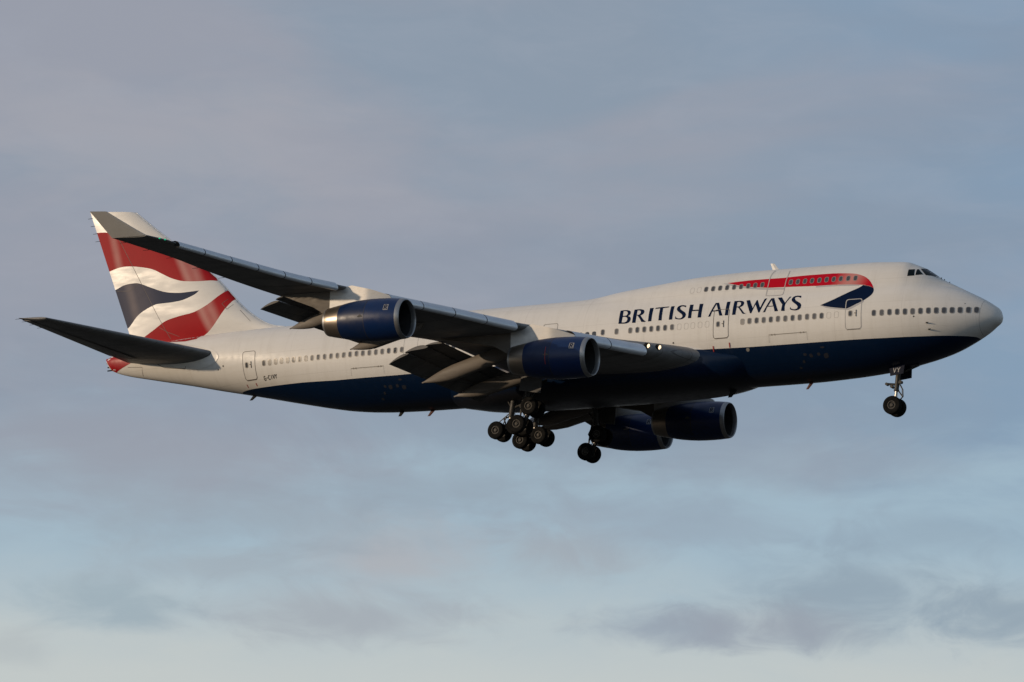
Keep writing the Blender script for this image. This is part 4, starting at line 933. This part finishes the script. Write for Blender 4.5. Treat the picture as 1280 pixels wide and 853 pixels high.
def bogie(name, label, y, mid, rear, front, top, sg, brace, half=.56):
    """four-wheel truck: axle points (s, z), strut up to top (s, z)"""
    V3 = lambda s, yy, z: Vector((-s, yy, z))
    b = Bag(); c = V3(mid[0], y, mid[1]); t = V3(top[0], top[2] if len(top) > 2 else y, top[1])
    dv = (t - c).normalized(); k = c + dv * ((t - c).length * .42)
    b.tube([t, k], [.20, .19], 16); b.tube([k - dv * .02, k - dv * .12], [.215, .215], 16)
    r_, f_ = V3(rear[0], y, rear[1]), V3(front[0], y, front[1])
    b.tube([r_, c, f_], [.10, .15, .10], 12)
    for a in (r_, f_): b.tube([a + Vector((0, -half - .1, 0)), a + Vector((0, half + .1, 0))], .085, 12)
    # torque links, brake rods, hoses
    b.tube([k + Vector((-.20, 0, -.05)), c + dv * .75 + Vector((-.52, 0, 0)), c + Vector((-.18, 0, .12))], .055, 8)
    for dy in (-.22, .22): b.tube([r_ + Vector((0, dy, .16)), c + Vector((0, dy, .2)), f_ + Vector((0, dy, .16))], .03, 8)
    b.tube([k + Vector((.22, .1, .2)), k + Vector((.3, .1, -.3)), c + Vector((.25, .1, .15))], .028, 6)
    b.tube([k + Vector((-.24, -.1, .1)), c + Vector((-.42, -.12, .35)), r_ + Vector((-.05, -.12, .25))], .035, 6)
    b.tube([r_ + Vector((-.1, 0, .1)), r_ + Vector((-.28, 0, .45)), r_ + Vector((-.02, 0, .72)), k + Vector((-.2, 0, .15))], .04, 6)
    for (q0, q1, rr) in brace: b.tube([V3(*q0), V3(*q1)], rr, 8)
    g = b.build(name, M['strut'], None, label=label, sharp=40)
    b = Bag(); b.tube([k, c], .125, 16); b.build('oleo_piston', M['chrome'], g)
    for a in (r_, f_):
        for dy in (-half, half): wheel(g, a + Vector((0, dy, 0)))
    return g
for sg in (-1, 1):
    sd = 'right' if sg < 0 else 'left'
    y = sg * 5.5
    g = bogie('wing_landing_gear', sd + ' wing landing gear hanging nose-up under the wing', y, (31.80, -5.43), (32.23, -6.01), (31.36, -4.84), (31.75, -2.0), sg,
              [((31.75, y, -3.6), (31.3, sg * 3.6, -2.6), .09), ((31.75, y, -3.3), (30.2, y, -2.2), .08), ((31.75, y, -3.9), (32.9, y, -2.3), .07), ((31.6, y - sg * .1, -4.1), (31.2, sg * 4.2, -2.9), .05)])
    # big door plate on the strut
    b = Bag(); yo = y + sg * .42
    v = [(-30.45, yo, -2.75), (-32.05, yo, -2.72), (-32.15, yo + sg * .1, -3.72), (-31.8, yo + sg * .1, -3.78), (-30.55, yo + sg * .1, -4.0)]
    v += [(a, q + sg * .06, c) for a, q, c in v]; n = 5
    b.add(v, [tuple(range(n)), tuple(range(2 * n - 1, n - 1, -1))] + [(k, (k + 1) % n, n + (k + 1) % n, n + k) for k in range(n)]); b.build('gear_door', M['gear_door'], g, smooth=False)
    y = sg * 1.92
    g = bogie('body_landing_gear', sd + ' body landing gear under the belly', y, (34.86, -5.47), (35.57, -5.60), (34.15, -5.35), (34.55, -3.3), sg,
              [((34.6, y, -4.0), (33.2, y, -3.6), .08), ((34.6, y, -4.2), (35.1, y, -3.3), .06), ((34.6, y, -4.1), (34.5, sg * .9, -3.5), .06)])
# nose gear
b = Bag(); ax = Vector((-7.51, 0, -5.37)); top = Vector((-7.22, 0, -2.9)); k = ax.lerp(top, .45)
b.tube([top, k], [.17, .15], 16); b.tube([k + Vector((0, 0, .02)), k + Vector((-.01, 0, -.1))], .18, 16)
b.tube([ax + Vector((0, -.62, 0)), ax + Vector((0, .62, 0))], .08, 12)
b.tube([k + Vector((.1, 0, -.02)), ax + Vector((.55, 0, .62)), ax + Vector((.12, 0, .12))], .05, 8)
for dy in (-.09, .09): b.tube([k + Vector((.14, dy, .55)), k + Vector((.42, dy, .0)), ax + Vector((.56, dy, .62))], .028, 6)
b.tube([k + Vector((-.62, -.05, .42)), k + Vector((.1, 0, .34))], .085, 10); b.tube([k + Vector((-.66, -.16, .42)), k + Vector((-.66, .16, .42))], .10, 10)
b.tube([k + Vector((-.3, -.2, .22)), k + Vector((-.3, .2, .22))], .10, 10); b.tube([k + Vector((.3, -.16, .5)), k + Vector((.3, .16, .5))], .11, 12)
b.tube([top + Vector((0, 0, -.3)), Vector((-5.8, 0, -2.7))], .08, 10)
ng = b.build('nose_landing_gear', M['strut'], None, label='nose landing gear with two wheels', sharp=40)
b = Bag(); b.tube([k, ax], .10, 16); b.build('oleo_piston', M['chrome'], ng)
for dy in (-.46, .46): wheel(ng, ax + Vector((0, dy, 0)), .622, .42)
for sg in (-1, 1):
    y = sg * .66; b = Bag(); v = [(-7.62, y, -2.86), (-6.55, y, -2.70), (-6.62, y + sg * .12, -3.36), (-7.52, y + sg * .12, -3.47)]
    v += [(a, q + sg * .05, c) for a, q, c in v]; n = 4; b.add(v, [tuple(range(n)), tuple(range(2 * n - 1, n - 1, -1))] + [(i, (i + 1) % n, n + (i + 1) % n, n + i) for i in range(n)])
    d = b.build('gear_door', M['gear_door_navy'] if 'gear_door_navy' in M else M['gear_door'], ng, smooth=False, label='small navy nose gear door lettered VY' if sg < 0 else None)
polys = text_strokes('VY', (7.33, -3.27), (-.20, .012), (-.015, .32), 1.35, .05)
v, f = cdt(polys, .2); f = [t for t in f if any(inside((sum(v[i][0] for i in t) / 3, sum(v[i][1] for i in t) / 3), p) for p in polys)]
V = [(-s, -.66 - .05 - .12 * (-2.8 - z) / .6 - .014, z) for s, z in v]
outward(mesh('door_lettering', V, f, M['lettering_grey'], ng, None, False, False, 'white letters VY', None))
